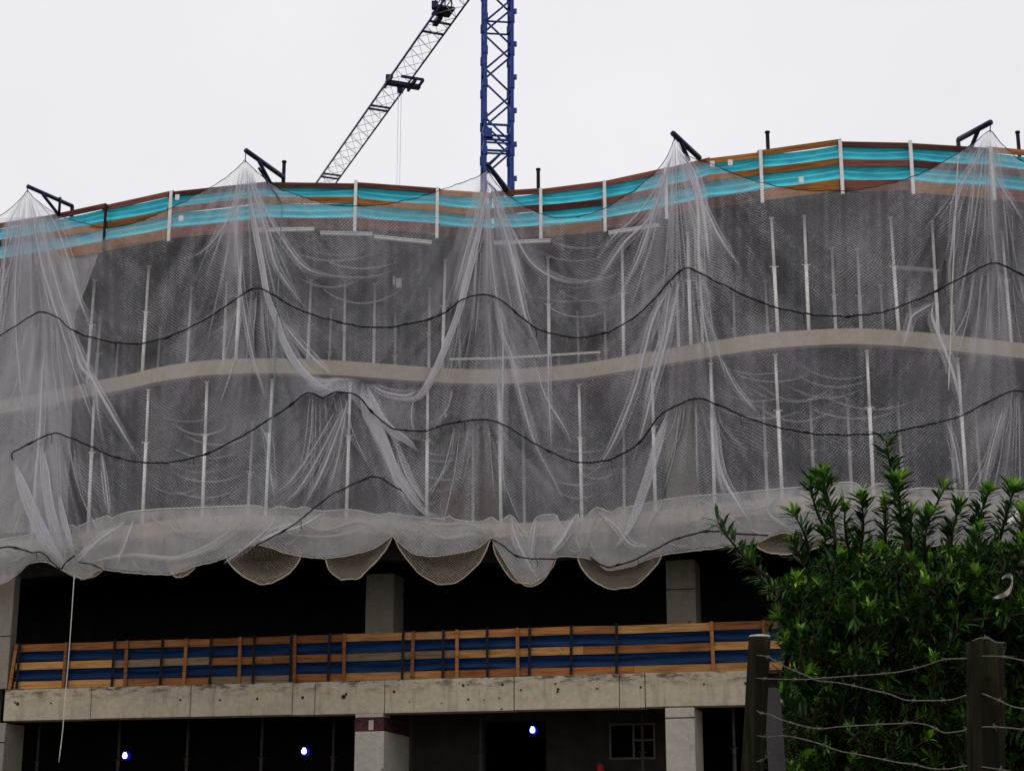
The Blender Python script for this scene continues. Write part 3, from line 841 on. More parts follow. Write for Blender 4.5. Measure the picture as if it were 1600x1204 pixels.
APEX = [(43, 297, 420), (383, 251, 430), (762, 267, 430), (1054, 216, 430), (1547, 203, 430), (68, 487, 330), (405, 450, 340), (755, 460, 330), (1072, 418, 340), (1555, 411, 330), (85, 678, 260), (540, 605, 300), (750, 655, 240), (1085, 622, 260), (1590, 610, 260)]
for i_, (xa, ya, R_) in enumerate(APEX):
    dx, dy = PX - xa, PY - ya + 26
    rr_ = np.hypot(dx, dy); an_ = np.arctan2(dx, np.maximum(dy, 1))
    env = np.exp(-(rr_ / R_) ** 2) * np.clip(dy / 30, 0, 1) * np.exp(-(an_ / .85) ** 2)
    nz = vnoise(an_ * 9, rr_ / 420, 40.0 + i_) + .6 * vnoise(an_ * 24, rr_ / 300, 60.0 + i_)
    dens = dens + env * (0.02 + 0.17 * nz)
    dep = dep + env * 0.10 * nz
dens = dens + 0.10 * vnoise(PX / 9, PY / 300, 9.0) * np.clip(1 - (PY - 250) / 900, 0.3, 1) + 0.09 * vnoise(PX / 130, PY / 70, 12.0)
dens = np.clip(dens, 0.10, 0.8)
main = Net()
main.grid(hit(PX, PY, dep), dens)
PLEATS = [ # points, width, density
 ([(45,305),(60,350),(75,395),(90,450),(112,515),(130,560),(147,600),(155,655),(166,702)], 5, .5),
 ([(45,310),(62,400),(77,455),(96,515),(120,590),(150,668),(162,690)], 5, .45),
 ([(112,515),(125,570),(143,592),(162,625),(200,690),(218,717)], 6, .5),
 ([(40,305),(25,420),(25,522),(37,640),(43,685)], 4, .4),
 ([(72,530),(66,590),(62,680),(55,760),(50,830)], 4, .6),
 ([(63,690),(70,740),(77,790),(88,835),(103,872)], 14, .55),
 ([(22,722),(35,760),(55,810),(78,855),(102,884)], 18, .55),
 ([(92,770),(97,800),(106,835),(116,868)], 9, .6),
 ([(158,702),(165,755),(172,812)], 4, .65),
 ([(48,304),(80,340),(105,400),(125,470),(150,530)], 4, .4),
 ([(40,303),(15,350),(5,430),(0,520)], 6, .35),
 ([(382,262),(368,330),(370,380),(376,450),(386,510),(396,560),(410,605),(420,640)], 4, .6),
 ([(403,657),(418,690),(421,730),(431,785)], 4, .6),
 ([(384,262),(395,340),(408,410),(418,465),(430,495),(450,550),(475,585),(500,595),(535,592),(565,594)], 9, .6),
 ([(384,262),(402,320),(417,367),(432,418),(457,455),(483,488)], 5, .5),
 ([(440,500),(462,530),(495,565),(520,588)], 6, .5),
 ([(425,490),(440,520),(470,572),(510,607),(540,604)], 7, .5),
 ([(386,262),(415,330),(440,372),(480,420),(540,436)], 4, .4),
 ([(384,265),(380,300),(352,350),(320,390),(280,410)], 4, .3),
 ([(760,285),(746,340),(736,365),(715,440),(702,478)], 4, .5),
 ([(762,290),(747,370),(727,430),(708,482)], 5, .5),
 ([(764,290),(745,375),(722,468),(716,490),(700,532),(675,590),(650,622),(612,620),(577,602)], 10, .65),
 ([(765,285),(780,340),(797,390),(817,480),(826,508),(850,565)], 7, .6),
 ([(766,285),(792,370),(812,430),(832,475)], 5, .5),
 ([(766,290),(810,380),(840,420),(880,438),(920,442)], 4, .4),
 ([(762,300),(770,420),(786,520),(800,557),(815,625),(837,695),(865,750),(885,788)], 5, .6),
 ([(835,560),(842,590),(855,625),(880,665),(895,695)], 4, .45),
 ([(858,523),(857,600),(862,706)], 4, .65),
 ([(783,450),(786,560),(784,690),(790,790)], 5, .55),
 ([(1052,235),(1032,300),(1013,360),(995,410),(975,450),(972,482)], 5, .55),
 ([(1050,240),(1022,330),(975,380),(940,430),(920,450)], 5, .5),
 ([(1045,262),(1000,330),(957,372),(930,410)], 4, .35),
 ([(1055,440),(1025,488),(1007,550),(995,600),(972,662),(950,707),(927,738),(908,742)], 6, .6),
 ([(1066,425),(1057,462),(1040,537),(1020,610),(1005,668),(985,735)], 6, .55),
 ([(1060,430),(1047,455),(1035,532),(1015,600),(1003,650)], 5, .5),
 ([(1045,640),(1025,705),(1015,738),(1000,782),(985,822),(960,858)], 13, .6),
 ([(1056,232),(1080,262),(1093,300),(1100,340),(1106,390),(1110,432)], 7, .65),
 ([(1058,240),(1088,310),(1092,405),(1097,480),(1103,520),(1110,557),(1115,612)], 6, .6),
 ([(1062,240),(1102,325),(1127,375),(1160,422)], 5, .5),
 ([(1125,557),(1150,605),(1187,650)], 4, .4),
 ([(1116,640),(1122,715),(1132,750),(1150,782),(1175,820)], 6, .5),
 ([(1114,600),(1116,690),(1128,760),(1138,790)], 4, .5),
 ([(1462,472),(1440,484),(1425,495),(1418,520),(1410,548)], 5, .55),
 ([(1460,468),(1456,490),(1463,515),(1482,562),(1495,605),(1501,648)], 7, .6),
 ([(1546,218),(1558,280),(1582,318),(1602,352)], 5, .45),
 ([(1546,218),(1500,300),(1488,380),(1480,450)], 5, .4),
 ([(1568,635),(1550,700),(1537,765)], 5, .5),
 ([(1478,655),(1492,700),(1502,765)], 5, .55),
 ([(1546,218),(1550,330),(1560,430),(1580,470),(1600,480)], 4, .35),
 ([(566,598),(574,640),(597,688),(617,735),(640,770),(662,798),(692,809)], 17, .6),
 ([(572,600),(585,632),(603,665),(637,690),(652,704)], 12, .6),
 ([(560,610),(580,655),(604,715),(622,762),(645,800)], 8, .5),
 ([(620,700),(628,725),(640,752),(668,790)], 6, .55),
 ([(548,615),(522,690),(498,748),(472,795)], 5, .5),
 ([(542,635),(527,720),(512,770)], 4, .45),
 ([(535,640),(505,700),(470,760),(440,790)], 5, .35),
 ([(525,640),(490,700),(455,750),(425,775)], 4, .3),
 ([(580,600),(600,612),(635,618),(660,606)], 7, .4),
 ([(478,590),(500,604),(530,590)], 8, .45),
 ([(645,625),(643,655),(648,678)], 3, .5),
 ([(708,605),(698,640),(675,665)], 4, .4),
 ([(508,800),(470,822),(435,832),(402,850)], 8, .5),
 ([(118,880),(160,840),(200,815)], 8, .3),
 ([(210,812),(195,850),(180,885)], 6, .3),
 ([(350,880),(390,850),(430,815)], 7, .3),
 ([(935,800),(965,825),(985,850),(1020,855)], 5, .3),
 ([(900,803),(880,840),(858,868)], 8, .4),
 ([(838,810),(832,850),(830,880)], 5, .4),
 ([(798,808),(806,840),(825,880),(840,905)], 8, .35),
]
def offset_line(p, o):
    q = smooth_poly(p, 12); tg = np.gradient(q, axis=0); tg /= np.linalg.norm(tg, axis=1)[:, None] + 1e-9
    f = np.linspace(0, 1, len(q)); k = np.minimum(1, np.minimum(.15 + f / .3, .15 + (1 - f) / .35))
    return [tuple(a) for a in q + np.stack([-tg[:, 1], tg[:, 0]], 1) * (o * k)[:, None]]
for p, w, d in PLEATS:
    if w < 9:
        main.pleat(p, w * .62, min(.85, d * 1.25)); main.pleat(p, w * 2.4, d * .22)
        for o in (random.uniform(-9, -4), random.uniform(4, 9)):
            q = offset_line(p, o); n = len(q); a_ = int(n * random.uniform(.05, .3)); b_ = n - int(n * random.uniform(0, .3))
            if b_ - a_ > 4: main.pleat(q[a_:b_], random.uniform(1.2, 2), d * random.uniform(.3, .7))
        continue
    ctr_ = 520 < p[0][0] < 640 or 740 < p[0][0] < 770 or p[0][0] == 384
    main.pleat(p, w, d * (0.85 if ctr_ else 0.55))
    for o, ww, dd in ((-.42, 2.6, .95), (.40, 2.2, .8), (.12, w * .3, .5), (-.2, w * .2, .45)):
        q = offset_line(p, o * w)
        n = len(q); a_ = int(n * random.uniform(0, .15)); b_ = n - int(n * random.uniform(0, .2))
        main.pleat(q[a_:b_:2] if b_ - a_ > 6 else q[a_:b_], ww, min(.92, d * dd * (1.7 if ctr_ else 1.3)))
# loose doubled cloth around the bunched knot left of the centre
def patch(top, bot, dn, n=26, r=9):
    a, c = smooth_poly(top, 3), smooth_poly(bot, 3)
    a = a[np.linspace(0, len(a) - 1, n).astype(int)]; c = c[np.linspace(0, len(c) - 1, n).astype(int)]
    f = np.linspace(0, 1, r)[:, None, None]; q = a[None] * (1 - f) + c[None] * f
    main.grid(hit(q[..., 0], q[..., 1], net_depth(q[..., 0], q[..., 1]) + .06), dn * np.clip(np.sin(np.linspace(0, math.pi, n)) * 1.6, 0, 1)[None, :] * np.clip(np.linspace(.25, 1, r) * 2, 0, 1)[:, None])
patch([(430, 540), (455, 570), (490, 588), (530, 590), (572, 594)], [(458, 634), (482, 616), (508, 621), (540, 614), (572, 652)], .30)
patch([(500, 596), (530, 592), (570, 596)], [(510, 618), (535, 611), (573, 650)], .25)
patch([(578, 602), (610, 618), (650, 626)], [(590, 650), (628, 680), (668, 690)], .2)
patch([(574, 600), (586, 602)], [(640, 752), (668, 790)], .35, 12, 16)
# fine wrinkles: swags hanging between the peaks and fans under the ropes
rnd = random.Random(3)
def swag(x0, x1, y, sag, w, d):
    xs_ = np.linspace(x0, x1, 6)
    main.pleat([(float(x), float(y + sag * (1 - ((x - (x0 + x1) / 2) / ((x1 - x0) / 2)) ** 2))) for x in xs_], w, d)
for x0, x1, y0, y1, k in ((455, 640, 370, 450, 6), (800, 1000, 370, 470, 8), (235, 410, 640, 770, 9), (870, 985, 690, 770, 6), (1120, 1320, 560, 640, 7), (640, 740, 690, 780, 6), (1230, 1450, 560, 640, 5)):
    for _ in range(k):
        a = rnd.uniform(x0 - 10, x0 + (x1 - x0) * .3); L = rnd.uniform(.55, .9) * (x1 - x0)
        swag(a, min(x1, a + L), y0 + (y1 - y0) * (_ + rnd.uniform(.2, .8)) / k, rnd.uniform(.10, .22) * L, rnd.uniform(1.8, 3.2), rnd.uniform(.06, .15))
for (xp, yp), n in zip(PEAKS, (16, 14, 14, 16, 14)):
    for _ in range(n):
        s = rnd.uniform(-1, 1); L = rnd.uniform(90, 260)
        x1 = xp + s * rnd.uniform(40, 150); y1 = yp + 40 + L
        yt = float(np.interp(xp + s * 14, *CT)) + 6
        main.pleat([(xp + s * 14, yt), (xp + s * 34, yt + L * .4), (x1, y1 + 20)], rnd.uniform(1.6, 3.2), rnd.uniform(.12, .32))
for cv, xpk in ((C1, (68, 405, 755, 1072, 1555)), (C2, (85, 500, 750, 1085, 1590))):
    for xp in xpk:
        for _ in range(12):
            s = rnd.uniform(-1, 1); x0 = xp + s * 40
            y0 = float(np.interp(x0, *cv)) + 3; L = rnd.uniform(60, 190)
            main.pleat([(x0, y0), (x0 + s * 15, y0 + L * .5), (x0 + s * rnd.uniform(25, 70), y0 + L)], rnd.uniform(1.5, 3), rnd.uniform(.12, .35))
at0 = hit(800, 560, 0.7)
net = thing('debris_net', 'large white translucent debris net draped in swags across the upper storeys', 'net', at0)
main.build('mesh_sheet', M_net, net, at0)
def rope_on(pts, r, name, parent, m, extra=0.15, step=6):
    s = smooth_poly(pts, step)
    s = s + np.array([[0.0, 1.8 * noise.noise(Vector((a[0] * .07, 3.3, r * 90))) + 0.9 * noise.noise(Vector((a[0] * .25, 1.3, r * 90)))] for a in s])
    d = net_depth(s[:, 0], s[:, 1]) + extra
    P = hit(s[:, 0], s[:, 1], d).T
    rr = [r * (0.82 + 0.35 * noise.noise(Vector((i * .8, r * 50, 0))) + (0.7 if name == 'border_rope' and i % 23 == 7 else 0)) for i in range(len(P))]
    b = MB(); b.tube(P, rr, 6)
    if name == 'border_rope':
        for i in range(12, len(P) - 2, 37):
            q = P[i]; b.tube([q, q + np.array([.02, -.02, -.07]), q + np.array([.03, -.02, -.16 - .1 * random.random()])], .009, 5)
    return b.build(name, m, parent, True)
rope_on(R1_pts, 0.022, 'border_rope', net, M_rope)
rope_on([(20, 718), (19, 708), (40, 695)] + R2_pts[5:], 0.022, 'border_rope', net, M_rope)
rope_on([(-20, 852), (0, 855), (25, 855), (50, 862), (68, 864), (90, 886), (97, 888)], 0.022, 'border_rope', net, M_rope)
rope_on([(97, 888), (103, 877), (117, 868)], 0.022, 'border_rope', net, M_rope)
rope_on([(123, 877), (140, 881), (160, 889)], 0.018, 'border_rope', net, M_rope)
rope_on([(400, 851), (430, 836), (455, 822), (480, 803), (512, 777), (550, 757), (585, 745), (612, 757), (628, 767)], 0.02, 'border_rope', net, M_rope)
rope_on([(768, 843), (785, 852), (802, 866), (820, 872), (850, 873), (868, 874)], 0.02, 'border_rope', net, M_rope)
rope_on([(922, 870), (940, 883), (960, 884), (985, 877), (1020, 860), (1060, 840), (1110, 829), (1150, 833), (1200, 836)], 0.022, 'border_rope', net, M_rope)
# thin dark edge line of the top and the pale hem
rope_on(T_pts[1:-1], 0.011, 'edge_cord', net, M_rope, 0.01)
rope_on(H_pts[1:-1], 0.016, 'hem', net, M_slab, 0.02)

# pockets of doubled cloth hanging below the hem
def pocket(x0, y0, x1, y1, depth, back):
    n, r = 26, 9
    P = np.zeros((3, r, n)); 
    for j in range(r):
        f = j / (r - 1)
        for i in range(n):
            s = i / (n - 1)
            top = y0 + (y1 - y0) * s - 14 * math.sin(math.pi * s) * 0
            yb = top + depth * (math.sin(math.pi * s ** (1 + .25 * math.sin(x0))) ** 0.72) * (1 + 0.10 * noise.noise(Vector((s * 5, x0, 0)))) + 1.5 * noise.noise(Vector((s * 14, x0, 3)))
            P[:, j, i] = hit(x0 + (x1 - x0) * s, top - 14 + (yb - top + 14) * f, 0.85 - back * math.sin(math.pi * min(1, f * 1.2)) * math.sin(math.pi * s) - 0.15 * (1 - f))
    nn = Net(); nn.grid(P, 0.27)
    o = nn.build('hem_pocket', M_pocket, net, at0)
    b = MB(); b.tube([P[:, r - 1, i] for i in range(n)], [0.013 + 0.009 * abs(noise.noise(Vector((i * .4, x0, 1)))) for i in range(n)], 6)
    b.build('hem', M_slab, o, True)
    return o
for a in ((352, 868, 471, 868, 44, .9), (508, 872, 613, 838, 46, .8), (616, 840, 766, 842, 72, .9), (770, 850, 869, 872, 52, .7), (902, 870, 1034, 868, 52, .9), (1180, 848, 1290, 848, 18, .5), (268, 893, 306, 884, 12, .4), (97, 888, 162, 888, 16, .4)):
    pocket(*a)

# the second, doubled cloth along the foot of the net
ap = Net()
ax = np.arange(-318, 1899, 3.0)
ay0 = np.interp(ax, *CA); ay1 = np.interp(ax, *CH) - 3
fv = np.linspace(0, 1, 26)
APY = ay0 + (ay1 - ay0) * fv[:, None]; APX = np.broadcast_to(ax, APY.shape)
adep = 0.55 + 0.12 * np.sin(fv * 3.0)[:, None] + vnoise(APX / 30, APY / 60, 2.0) * 0.10 * fv[:, None] + vnoise(APX / 12, APY / 50, 4.0) * 0.03
ap.grid(hit(APX, APY, adep), np.clip(0.50 + 0.22 * vnoise(APX / 45, APY / 22, 7.0) + 0.16 * vnoise(APX / 10, APY / 40, 8.0), .22, .9))
for p_, w_, d_ in (([(120, 870), (160, 840), (200, 812)], 7, .4), ([(210, 808), (196, 850), (182, 885)], 6, .4), ([(130, 880), (200, 868), (280, 872), (340, 850), (400, 812)], 7, .35), ([(255, 880), (330, 850), (390, 805)], 8, .3),
        ([(402, 846), (440, 830), (480, 806)], 9, .5), ([(420, 820), (460, 835), (520, 838), (580, 822)], 5, .3), ([(435, 800), (500, 828), (560, 815), (600, 832)], 5, .3), ([(650, 812), (690, 840), (740, 835), (762, 842)], 7, .35), ([(640, 812), (690, 820), (730, 818), (765, 836)], 5, .3),
        ([(803, 812), (800, 840), (812, 868)], 8, .5), ([(838, 812), (833, 850), (830, 876)], 5, .5), ([(902, 806), (880, 838), (858, 866)], 10, .5), ([(906, 812), (900, 840), (910, 866)], 6, .4), ([(935, 800), (960, 828), (985, 850)], 5, .4), ([(1000, 792), (985, 825), (960, 858)], 9, .4),
        ([(935, 798), (922, 830), (915, 860)], 4, .4), ([(1090, 778), (1130, 800), (1170, 830)], 6, .35), ([(1035, 785), (1010, 830), (1020, 855)], 5, .3), ([(1220, 768), (1200, 800), (1240, 830)], 7, .4), ([(60, 832), (80, 850), (100, 880)], 12, .5), ([(0, 845), (40, 860), (80, 868)], 6, .4)):
    ap.pleat(p_, w_, min(.8, d_ * 1.6), depth=0.66)
ra = random.Random(11)
for _ in range(130):
    x = ra.uniform(-20, 1400); t0 = float(np.interp(x, *CA)); t1 = float(np.interp(x, *CH))
    y = ra.uniform(t0 + 3, t1 - 8); L = ra.uniform(18, 70); an = ra.choice((ra.uniform(-.5, .5), ra.uniform(.8, 1.5), ra.uniform(-1.5, -.8)))
    q = [(x + L * f * math.cos(an), y + L * f * math.sin(an) * .6 + 6 * math.sin(math.pi * f)) for f in (0, .5, 1)]
    if any(yy > np.interp(xx_, *CH) - 3 or yy < np.interp(xx_, *CA) + 1 for xx_, yy in q): continue
    ap.pleat(q, ra.uniform(2, 5), ra.uniform(.2, .5), depth=0.66)
apo = ap.build('debris_net', M_net2, None, hit(800, 850, 0.6))
tag(apo, 'pale doubled strip of net with rippled top edge along the foot of the large net', 'net', 'debris nets on the building')
b = MB(); b.tube(hit(ax, ay0, adep[0] + 0.01).T, 0.016, 5); e = b.build('edge_cord', M_cord, apo, True)

# older net overlapping at the left end
lf = Net()
ly = np.linspace(0, 1, 60)
edge = curve([(300, 175), (390, 156), (440, 138), (490, 118), (540, 116), (640, 113), (740, 108), (840, 104)])
lcols = np.linspace(0, 1, 44)
LPX = np.zeros((60, 44)); LPY = np.zeros((60, 44))
for i, f in enumerate(ly):
    for j, s in enumerate(lcols):
        yb = 340 + (832 - 340) * f
        xr = np.interp(yb, *edge)
        x = -60 + (xr + 60) * s
        LPX[i, j] = x; LPY[i, j] = max(yb, np.interp(x, *CT) + 4)
ld = net_depth(LPX, LPY) - 0.16 + vnoise(LPX / 30, LPY / 200, 21.0) * 0.05
lf.grid(hit(LPX, LPY, ld), np.clip(0.36 + 0.12 * vnoise(LPX / 10, LPY / 300, 31.0), .15, .8))
lo = lf.build('debris_net', M_net, None, hit(60, 500, 0.8))
tag(lo, 'second whitish layer of net hanging behind the large net at the far left end', 'net', 'debris nets on the building')
net['group'] = 'debris nets on the building'

# loose ropes
b = MB()
P = [hit(x, y, 0.95) for x, y in smooth_poly([(116, 900), (112, 960), (107, 1030), (101, 1100), (98, 1140), (92, 1190)], 12)]
b.tube(P, 0.013, 6)
tag(b.build('hanging_rope', M_cord, None, True), 'long pale rope hanging from the hem past the lower guardrail at left', 'rope')
b = MB(); b.tube([hit(x, y, 1.05) for x, y in smooth_poly([(441, 320), (437, 400), (434, 480), (430, 560), (426, 640), (419, 785)], 12)], 0.014, 6)
tag(b.build('tie_rope', plain('teal_cord', (0.16, 0.22, 0.24), 0.8, 0.2, 9), None, True), 'thin bluish tie rope hanging down the net from the second bracket from the left', 'rope')
b = MB(); b.tube([hit(x, y, 0.95) for x, y in smooth_poly([(1497, 240), (1493, 330), (1488, 450), (1484, 560), (1482, 610)], 12)], 0.014, 6)
tag(b.build('tie_rope', M_cord, None, True), 'thin pale tie rope hanging down the net from the rightmost bracket', 'rope')

# ------------------------------------------------------------------ guardrail of the first floor
lg = thing('floor_guardrail', 'orange pine guardrail with dark blue tarp strips along the straight first floor beam', 'guardrail', loc(10, 0.2, Z1))
uL = on_beam(26, 1030, 0.12)[0]; uR = on_beam(1258, 1030, 0.12)[0]
def jig(): return random.uniform(-.02, .02)
for zc, cuts in ((1.00, (26, 254, 330, 455, 538, 692, 762, 892, 963, 1114, 1258)), (0.555, (26, 178, 330, 426, 538, 714, 827, 912, 1114, 1258)), (0.10, (26, 198, 330, 462, 540, 692, 827, 990, 1114, 1258))):
    us = [on_beam(p, 1020, 0.12)[0] for p in cuts]
    for i in range(len(us) - 1):
        a = loc(us[i] + .004, 0.12 + random.uniform(-.006, .006), Z1 + zc + jig() * .7); c = loc(us[i + 1] - .004, 0.12, Z1 + zc + jig() * .7)
        b = MB(); b.bar(a, c, 0.026, 0.175); b.build('rail_board', random.choice((M_wood_lo, M_wood_lo, M_wood_yel, M_wood_yel, M_wood_yel, M_wood_grey)) if zc < .8 else random.choice((M_wood_lo, M_wood_lo, M_wood_yel)), lg)
for z0, z1 in ((0.17, 0.48), (0.63, 0.93)):
    cuts = (26, 198, 374, 538, 714, 892, 1114, 1258)
    for i in range(len(cuts) - 1):
        ua_ = on_beam(cuts[i], 1020, 0.17)[0]; ub_ = on_beam(cuts[i + 1], 1020, 0.17)[0]
        nu, nv = int((ub_ - ua_) / 0.06), 22; ph = random.uniform(0, 9); vs = []
        for j in range(nv + 1):
            for k in range(nu + 1):
                u = ua_ + (ub_ - ua_) * k / nu; f = j / nv
                r = 0.026 * math.sin(2 * math.pi * (f * 2.2 + 0.4 * noise.noise(Vector((u * .7, f, ph))))) + 0.012 * noise.noise(Vector((u * 2, f * 6, ph)))
                vs.append(loc(u, 0.19 + r, Z1 + z0 - .07 + (z1 - z0 + .14) * f - 0.02 * math.sin(math.pi * k / nu)))
        b = MB(); b.add(vs, [(j * (nu + 1) + k, j * (nu + 1) + k + 1, (j + 1) * (nu + 1) + k + 1, (j + 1) * (nu + 1) + k) for j in range(nv) for k in range(nu)])
        b.build('tarp_strip', M_navy, lg, True)
for px in (102, 198, 289, 375, 461, 538, 644, 714, 809, 1114, 1196):
    u = on_beam(px, 1020, 0.06)[0]
    b = MB(); a = loc(u, 0.07, Z1 + 0.01); c = loc(u + jig(), 0.07, Z1 + 1.1); b.bar(a, c, 0.075, 0.05, (0, 1, 0)); b.build('post', M_wood_lo, lg)
u = on_beam(20, 1040, 0.06)[0]
b = MB(); b.bar(loc(u - .05, 0.07, Z1 + .01), loc(u + .06, 0.07, Z1 + 1.1), 0.075, 0.05, (0, 1, 0)); b.build('post', M_wood_lo, lg)
for px in (30, 107, 178, 253, 330, 397, 455, 514, 629, 692, 762, 827, 892, 963):
    u = on_beam(px, 1020, 0.05)[0]
    b = MB(); b.bar(loc(u, 0.04, Z1 + 0.01), loc(u + jig(), 0.04, Z1 + 1.12), 0.06, 0.03, (0, 1, 0)); b.build('upright', M_black, lg)
u = on_beam(1262, 1030, 0.06)[0]
b = MB(); b.bar(loc(u - .12, 0.02, Z1 + 1.0), loc(u + .06, 0.02, Z1 - .05), 0.10, 0.03, (0, 1, 0)); b.build('brace', M_wood_lo, lg)

M_glow = emit('lamp_glow', (0.62, 0.68, 1.0), 2.2)
M_halo = emit('blue_halo_glow', (0.0, 0.0, 1.0), 0.22)  # added glowing disc that imitates blue lens flare around each bulb
M_halo.node_tree.nodes['Principled BSDF'].inputs['Base Color'].default_value = (0.004, 0.004, 0.12, 1)
M_halo.node_tree.nodes['Principled BSDF'].inputs['Specular IOR Level'].default_value = 0.05
# ------------------------------------------------------------------ work lamps of the ground floor
for px, py, bk, lab in ((195, 1180, 3.6, 'small bluish work lamp low in the dark left bay'), (475, 1173, 3.6, 'small bluish work lamp left of the column with the dark red cap'), (832, 1140, 4.2, 'bluish work lamp in the doorway of the ground floor wall')):
    u, z = on_beam(px, py, bk)
    p = loc(u, bk, z)
    t = thing('work_lamp', lab, 'lamp', p, 'lit work lamps of the ground floor')
    b = MB(); b.lathe(p, [(0.015, -0.07), (0.045, -0.06), (0.066, -0.02), (0.062, 0.03), (0.04, 0.075), (0.03, 0.09)], 14)
    b.build('bulb', M_glow, t, True)
    b = MB(); n_ = loc(0, 1) - loc(0, 0); b.tube([p + n_ * .10, p + n_ * .105, p + n_ * .13], [.115, .115, .05], 16); b.build('halo_disc', M_halo, t)
    b = MB(); b.lathe(p, [(0.035, 0.091), (0.035, 0.15), (0.012, 0.16)], 10); b.build('socket', M_black, t, True)
    b = MB(); b.tube([p + np.array([0, 0, 0.16]), np.array([p[0] + .05, p[1], Z1 - 0.36])], 0.008, 5); b.build('cable', M_black, t)

# ------------------------------------------------------------------ tower crane behind the building
CD = 70.0
mc = at_y(777, 150, CD)
jroot = at_y(777, -90, CD)
ZJ = jroot[2]
vx, vy, _ = ray(-245, 1345)
jd = np.array([vx, vy, 0.0]); jd /= np.linalg.norm(jd)
cr = thing('tower_crane', 'blue lattice tower crane with a long jib behind the building', 'crane', (mc[0], CD, 2.2))
ang = R(7)
hw = 0.585
def mc_pt(i, j, z):
    x, y = i * hw, j * hw
    return np.array([mc[0] + x * math.cos(ang) - y * math.sin(ang), CD + x * math.sin(ang) + y * math.cos(ang), z])
b = MB()
for i in (-1, 1):
    for j in (-1, 1): b.bar(mc_pt(i, j, 2.2), mc_pt(i, j, ZJ - 1.2), 0.15, 0.15, (0, 1, 0))
b.build('mast', M_blue, cr, bevel=0.02)
b = MB()
ph = 1.14; z = 2.8; k = 0
while z < ZJ - 2.4:
    for (i0, j0), (i1, j1) in (((-1, -1), (1, -1)), ((1, -1), (1, 1)), ((1, 1), (-1, 1)), ((-1, 1), (-1, -1))):
        s = k % 2 == 0
        if (i0, j0) in ((1, 1), (1, -1)) and j0 == 1: s = not s
        a = mc_pt(i0, j0, z if s else z + ph); c = mc_pt(i1, j1, z + ph if s else z)
        b.tube([a, c], 0.045, 6)
    if k % 5 == 0:
        for (i0, j0), (i1, j1) in (((-1, -1), (1, -1)), ((1, -1), (1, 1)), ((1, 1), (-1, 1)), ((-1, 1), (-1, -1))):
            b.tube([mc_pt(i0, j0, z), mc_pt(i1, j1, z)], 0.045, 6)
    k += 1; z += ph
b.build('mast_bracing', M_blue, cr, True)
b = MB()
z = 3.0
while z < ZJ - 2:
    for j in (-1, 1):
        q = mc_pt(1, j, z); b.box(q + np.array([0.13, 0, 0]), (0.14, 0.14, 0.2))
        for i in (-1, 1):
            q = mc_pt(i, j, z - 0.35); b.box(q, (0.21, 0.21, 0.34))
    z += 1.57
b.build('connector_lug', M_blue, cr)
zc_ = at_y(777, 222, CD)[2]
b = MB()
for j in (-1, 1): b.tube([mc_pt(-1, j, zc_ + .55), mc_pt(1, j, zc_ + .55)], 0.055, 6)
for i in (-1, 1): b.tube([mc_pt(i, -1, zc_ + .55), mc_pt(i, 1, zc_ + .55)], 0.055, 6)
b.build('collar_frame', M_blue, cr)
b = MB()
for zz in (zc_ - .15,):
    for j in (-1, 1): b.tube([mc_pt(-1, j, zz), mc_pt(1, j, zz)], 0.055, 6)
for i in (-1, 1): b.tube([mc_pt(i, -1, zc_ - .15), mc_pt(i, 1, zc_ - .15)], 0.055, 6)
b.box(mc_pt(-1, -1, zc_ + .1) + np.array([.12, -.05, 0]), (0.35, 0.3, 0.4))
b.tube([mc_pt(-1, -1, zc_ + .5), mc_pt(1, -1, zc_ - .6)], 0.04, 6); b.tube([mc_pt(-1, 1, zc_ - 1.2), mc_pt(1, 1, zc_ + .1)], 0.04, 6)
b.build('collar_frame', M_blue, cr)
b = MB(); b.box((mc[0], CD, ZJ - 0.6), (1.7, 1.7, 1.0), ang); b.build('slewing_ring', M_blue, cr, bevel=.05)
M_jib = plain('jib_paint', (0.015, 0.04, 0.17), 0.4, 0.3, 3.0)
# jib: two lower chords and one upper chord
jn = np.array([-jd[1], jd[0], 0.0])
if jn[0] > 0: jn = -jn       # towards the left side of the picture
wj, hj = 0.55, 1.0
o_r = at_y(732, 0, 1.0); 
jo = np.array([mc[0], CD, ZJ])
def jp(s, side, up): return jo + jd * s + jn * (side * wj) + np.array([0, 0, up])
JL = 52.0
b = MB()
for side in (-1, 1): b.tube([jp(0.8, side, 0), jp(JL, side, 0)], 0.05, 8)
b.build('jib', M_jib, cr, True)
b = MB(); b.tube([jp(0.8, 0, hj), jp(JL, 0, hj)], 0.05, 6); b.build('top_chord', M_greysteel, cr)
b = MB(); s = 1.0
while s < JL - 1.3:
    b.tube([jp(s, -1, 0), jp(s + 1.3, 1, 0)], 0.016, 5); b.tube([jp(s, 1, 0), jp(s + 1.3, -1, 0)], 0.016, 5)
    for side in (-1, 1):
        b.tube([jp(s, side, 0), jp(s + .65, 0, hj)], 0.013, 5); b.tube([jp(s + 1.3, side, 0), jp(s + .65, 0, hj)], 0.013, 5)
    s += 1.3
b.build('jib_bracing', M_greysteel, cr)
def s_at(px, py):
    """distance along the jib where its centre line crosses a pixel"""
    best = min(np.linspace(0, 60, 2401), key=lambda s: abs(proj(jp(s, 0, 0))[1] - py))
    return best
def proj(p):
    d = np.asarray(p) - EYE
    dep_ = d[1] * CP + d[2] * SP; up = -d[1] * SP + d[2] * CP
    return 800 + F * d[0] / dep_, 602 - F * up / dep_
for py in (52, 167, 172, 273, 278, 36):
    s = s_at(0, py); b = MB(); b.bar(jp(s, -1, 0.01), jp(s, 1, 0.01), 0.08, 0.10); b.build('jib_tie', M_navysteel, cr)
st = s_at(0, 128)
b = MB()
